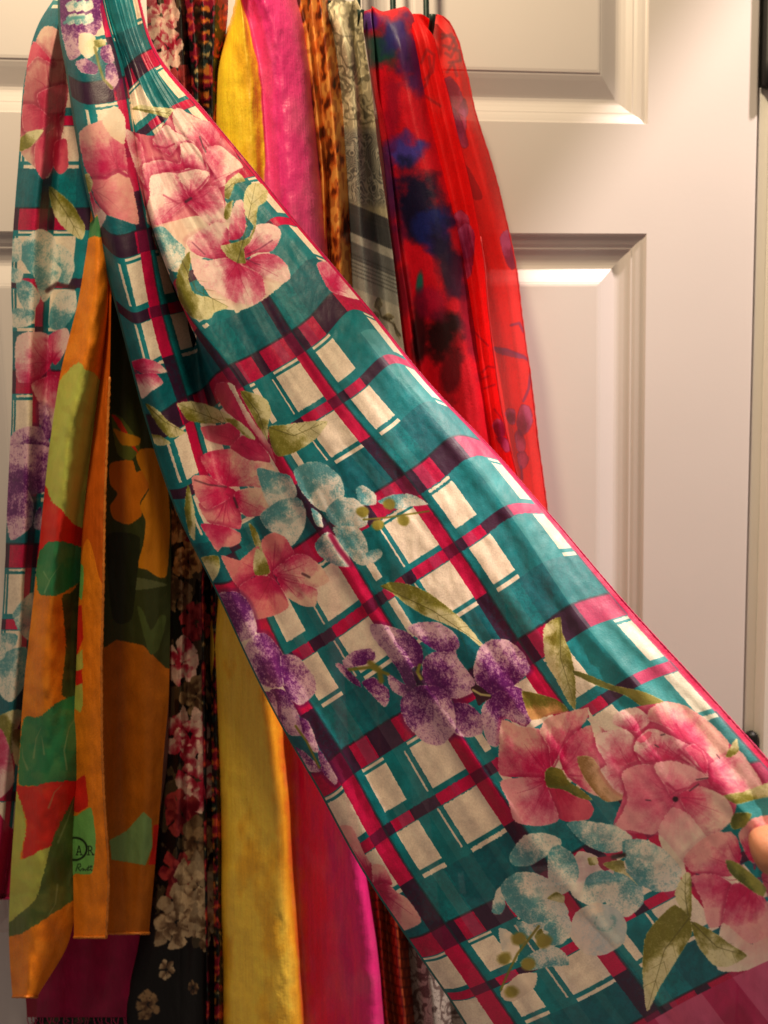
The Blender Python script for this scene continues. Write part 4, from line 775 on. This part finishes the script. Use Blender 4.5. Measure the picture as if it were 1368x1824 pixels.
ks.build('drape', ink, cloth('blotched_silk', cv.image('blotched_dye'), .5, .2, 0, .15), 70, 240, (.003, 4, 6), .0004)
# sheer red with violet flowers
red = thing('sheer_red_scarf', 'bright red sheer scarf with faint violet flowers, rightmost on the door', 'scarf', at(760, -60, .04))
tr = [0, 12, 28, 60, 120, 200, 330, 460, 570, 680, 780, 890, 1100, 1400]; yr = [40, 24, 34, 62, 120, 200, 330, 460, 570, 680, 780, 890, 1100, 1400]
rL = [(0,722),(12,714),(28,716),(60,722),(120,734),(200,750),(330,780),(420,802),(540,832),(690,852),(890,880),(1400,930)]
rA = [(0,730),(12,728),(28,732),(60,742),(120,756),(200,776),(330,806),(460,840),(570,862),(690,888),(890,920),(1400,960)]
rB = [(0,742),(12,748),(28,756),(60,770),(120,782),(200,800),(330,832),(460,868),(570,886),(690,905),(890,932),(1400,975)]
rC = [(0,756),(12,766),(28,780),(60,796),(120,812),(200,826),(330,862),(460,894),(570,910),(690,926),(890,952),(1400,995)]
rR = [(0,766),(12,780),(28,796),(60,812),(120,828),(200,846),(330,886),(460,916),(570,931),(680,946),(780,958),(890,973),(1400,1012)]
def red_rows(cols, dh):
    rows = []
    for y, t in zip(yr, tr): rows.append([(float(np.interp(t, *zip(*col))), y + (6 * math.sin(k * 2.6 + .5) + k * 2 if t < 60 else 0), (.036 if t == 0 else .046 if t == 12 else .5 * (.047 + hh) if t < 40 else hh + dh), k / (len(cols) - 1)) for k, (col, hh) in enumerate(cols)])
    return rows
def red_art(cv, far):
    cv.col *= (1 + .1 * (cv.n3 - .5) + .1 * (cv.n2 - .5))[..., None]
    V0, V1 = (120, 20, 70), (190, 90, 150)
    def fl(k, base, qs):
        for q in qs: cv.petal(PT(k, q), PT(k, base)[0], V0, V1, 1, .6, .3, edge=(110, 10, 50), alpha=.8)
    if far:
        fl('B', '1200,500', ['1130,470 1190,400 1240,460 1270,540 1280,680 1240,740 1190,640 1140,560', '1190,560 1240,600 1290,760 1260,780 1210,680', '1270,520 1290,580 1280,620 1240,590'])
        for q in ('1150,200 1200,180 1230,240 1200,300 1170,280', '1160,240 1250,270 1250,320 1190,330', '1180,380 1210,330 1230,400', '1040,470 1090,500 1120,540', '1150,180 1220,200 1190,260'): cv.line(PT('B', q), 2.6, (130, 40, 60), .6)
        cv.fill(PT('B', '1250,860 1300,900 1370,1040 1330,1060 1290,1000'), (150, 6, 30), .6)
        fl('H', '950,200', ['905,60 950,20 985,90 990,190 960,220 930,170'])
        fl('H', '1000,1000', ['985,960 1010,880 1050,890 1065,960 1040,1010 1000,1030', '975,1020 1000,1000 1030,1060 1020,1110 985,1100', '985,1120 1020,1105 1045,1140 1030,1180 1000,1190'])
        fl('H', '960,940', ['930,920 950,895 980,910 975,970 950,970'])
        for q in ('1020,860 1045,800 1055,700', '1005,1180 1010,1240', '880,600 940,610 1020,640 1040,660', '960,490 1000,480 1020,520'): cv.line(PT('H', q), 2.2, (130, 50, 110), .75)
        cv.fill(PT('H', '875,600 940,605 1035,655 960,645 890,625'), (150, 70, 120), .8)
    else:
        fl('B', '1250,1250', ['1210,1150 1250,1110 1290,1150 1300,1230 1320,1330 1280,1368 1230,1340 1215,1240']); fl('H', '740,150', ['690,40 740,-10 780,40 775,150 760,240 730,270 710,200 695,120'])
        for q in ('1040,330 1070,260 1110,290 1100,380 1060,420', '1080,300 1090,360 1070,440 1040,480', '1050,500 1110,540 1140,560'): cv.line(PT('B', q), 2.4, (150, 40, 50), .6)
        fl('H', '900,1000', ['870,980 890,945 920,960 930,1020 900,1040', '890,1040 930,1040 960,1090 930,1110'])
        for q in ('820,720 850,690 890,700', '800,760 850,740', '830,800 880,780', '880,900 910,940 930,1030', '780,520 820,560 850,590'): cv.line(PT('H', q), 1.6, (150, 20, 50), .6)
    cv.mask(cv.c > .99, (190, 0, 20))
rs = Sheet(np.linspace(0, 1, 5), tr, red_rows([(rL, .034), (rA, .052), (rB, .040), (rC, .056), (rR, .046)], 0))
cv = Canvas(rs, 420, 1100, (250, 30, 28)); red_art(cv, True)
rs.build('back_layer', red, cloth('sheer_red_chiffon', cv.image('sheer_red_print'), .55, .45, .22, .15, (1600, .3, .0004), .25), 60, 260, (.003, 4, 6), .0003)
M_HEMR = mat('red_hem', (0.55, 0.006, 0.012, 1), .6, bump=(900, .4, .0004), var=.2, vscale=300)
rs.hem(red, M_HEMR, 'right', .0006)
sE = [(0,744),(12,750),(28,758),(60,772),(120,786),(200,806),(330,838),(460,862),(570,872),(690,888),(780,904),(890,930),(1400,975)]
rf = Sheet(np.linspace(0, 1, 4), tr, red_rows([(rL, .050), (mid2 := [(t, float(np.interp(t, *zip(*rL))) * .62 + float(np.interp(t, *zip(*sE))) * .38) for t in tr], .070), ([(t, float(np.interp(t, *zip(*rL))) * .3 + float(np.interp(t, *zip(*sE))) * .7) for t in tr], .064), (sE, .072)], 0))
cv = Canvas(rf, 320, 1100, (248, 22, 26)); red_art(cv, False)
rf.build('front_layer', red, cloth('sheer_red_chiffon_front', cv.image('sheer_red_front_print'), .55, .45, .15, .15, (1600, .3, .0004), .25), 50, 260, (.003, 4, 6), .0003)
rf.hem(red, M_HEMR, 'right', .0006, 2, .3)

# ------------------------------------------------------------------ the rail of hooks the scarves hang from
zr = at(600, -260, .03).z
rack = thing('hook_rack', 'dark green wire hooks holding the scarves at the top of the door', 'hook rack', (0, -.02, zr))
x0, x1 = at(60, -260, .02).x, at(1020, -260, .02).x
vv, ff = tube([(x0, -.020, zr), (x0 + .002, -.020, zr), (x1 - .002, -.020, zr), (x1, -.020, zr)], [.003, .004, .004, .003], 12); mesh_obj('rail', vv, ff, M_HOOK, rack)
def hook(px, py, hc, px2=None):
    b = at(px, py, hc); t = at(px2 or px, -120, .022); pts = []
    base = Vector((b.x, -.022, b.z))
    pts = [Vector((b.x, -.020, zr + .002)), Vector((b.x, -.0235, zr - .006)), Vector((b.x, -.024, (zr + b.z) / 2)), Vector((b.x, -.024, b.z + .004))]
    for a in np.linspace(0, math.pi * .9, 9): pts.append(Vector((b.x, -.024 - .016 * (1 - math.cos(a)), b.z - .012 * math.sin(a))))
    vv, ff = tube(pts, [.0026] * 12 + [.0030], 8); mesh_obj('hook', vv, ff, M_HOOK, rack)
for (px, py) in ((135, -150), (185, -140), (300, -145), (360, -145), (440, -110), (545, -110), (583, 6), (641, 22), (706, 28), (767, 30)): hook(px, py, .045)

# ------------------------------------------------------------------ the hand that holds the scarf out
def skin_obj(name, chains, m):
    """chains of (px, py, h, radius); chains after the first start at the index given in their first item"""
    V, E, Rr = [], [], []; ids = {}
    for cn, (start, pts) in chains.items():
        prev = ids[start] if start else None
        for k, (px, py, h, r) in enumerate(pts):
            V.append(tuple(at(px, py, h))); Rr.append(r); i = len(V) - 1; ids[(cn, k)] = i
            if prev is not None: E.append((prev, i))
            prev = i
    me = bpy.data.meshes.new(name); me.from_pydata(V, E, []); me.materials.append(m)
    o = bpy.data.objects.new(name, me); C.objects.link(o)
    sk = o.modifiers.new('skin', 'SKIN'); sk.use_smooth_shade = True; sk.branch_smoothing = .6
    for i, sv in enumerate(me.skin_vertices[0].data): sv.radius = (Rr[i], Rr[i]); sv.use_root = (i == ids[('arm', 1)])
    ss = o.modifiers.new('smooth', 'SUBSURF'); ss.levels = 2; ss.render_levels = 2
    return o
hand = skin_obj('hand', {
    'arm': (None, [(2200, 2010, .26, .030), (1960, 1830, .295, .0255), (1850, 1745, .302, .030), (1760, 1680, .302, .034)]),
    'thumb': (('arm', 3), [(1650, 1595, .316, .0190), (1540, 1532, .327, .0142), (1445, 1512, .328, .0132), (1374, 1514, .322, .0142), (1334, 1520, .318, .0112)]),
    'index': (('arm', 3), [(1690, 1585, .290, .0160), (1590, 1520, .286, .0108), (1505, 1500, .291, .0098), (1430, 1505, .294, .0084)]),
    'middle': (('arm', 3), [(1672, 1645, .280, .0160), (1565, 1596, .274, .0110), (1475, 1582, .281, .0100), (1395, 1588, .286, .0086)]),
    'ring': (('arm', 3), [(1680, 1712, .274, .0155), (1580, 1678, .266, .0106), (1495, 1668, .272, .0096), (1425, 1672, .278, .0082)]),
    'little': (('arm', 3), [(1715, 1775, .272, .0140), (1630, 1758, .262, .0092), (1560, 1752, .264, .0084), (1505, 1752, .268, .0072)])}, M_SKIN)
hand['label'] = 'hand whose thumb tip pinches the floral plaid scarf at the lower right edge'; hand['category'] = 'hand'
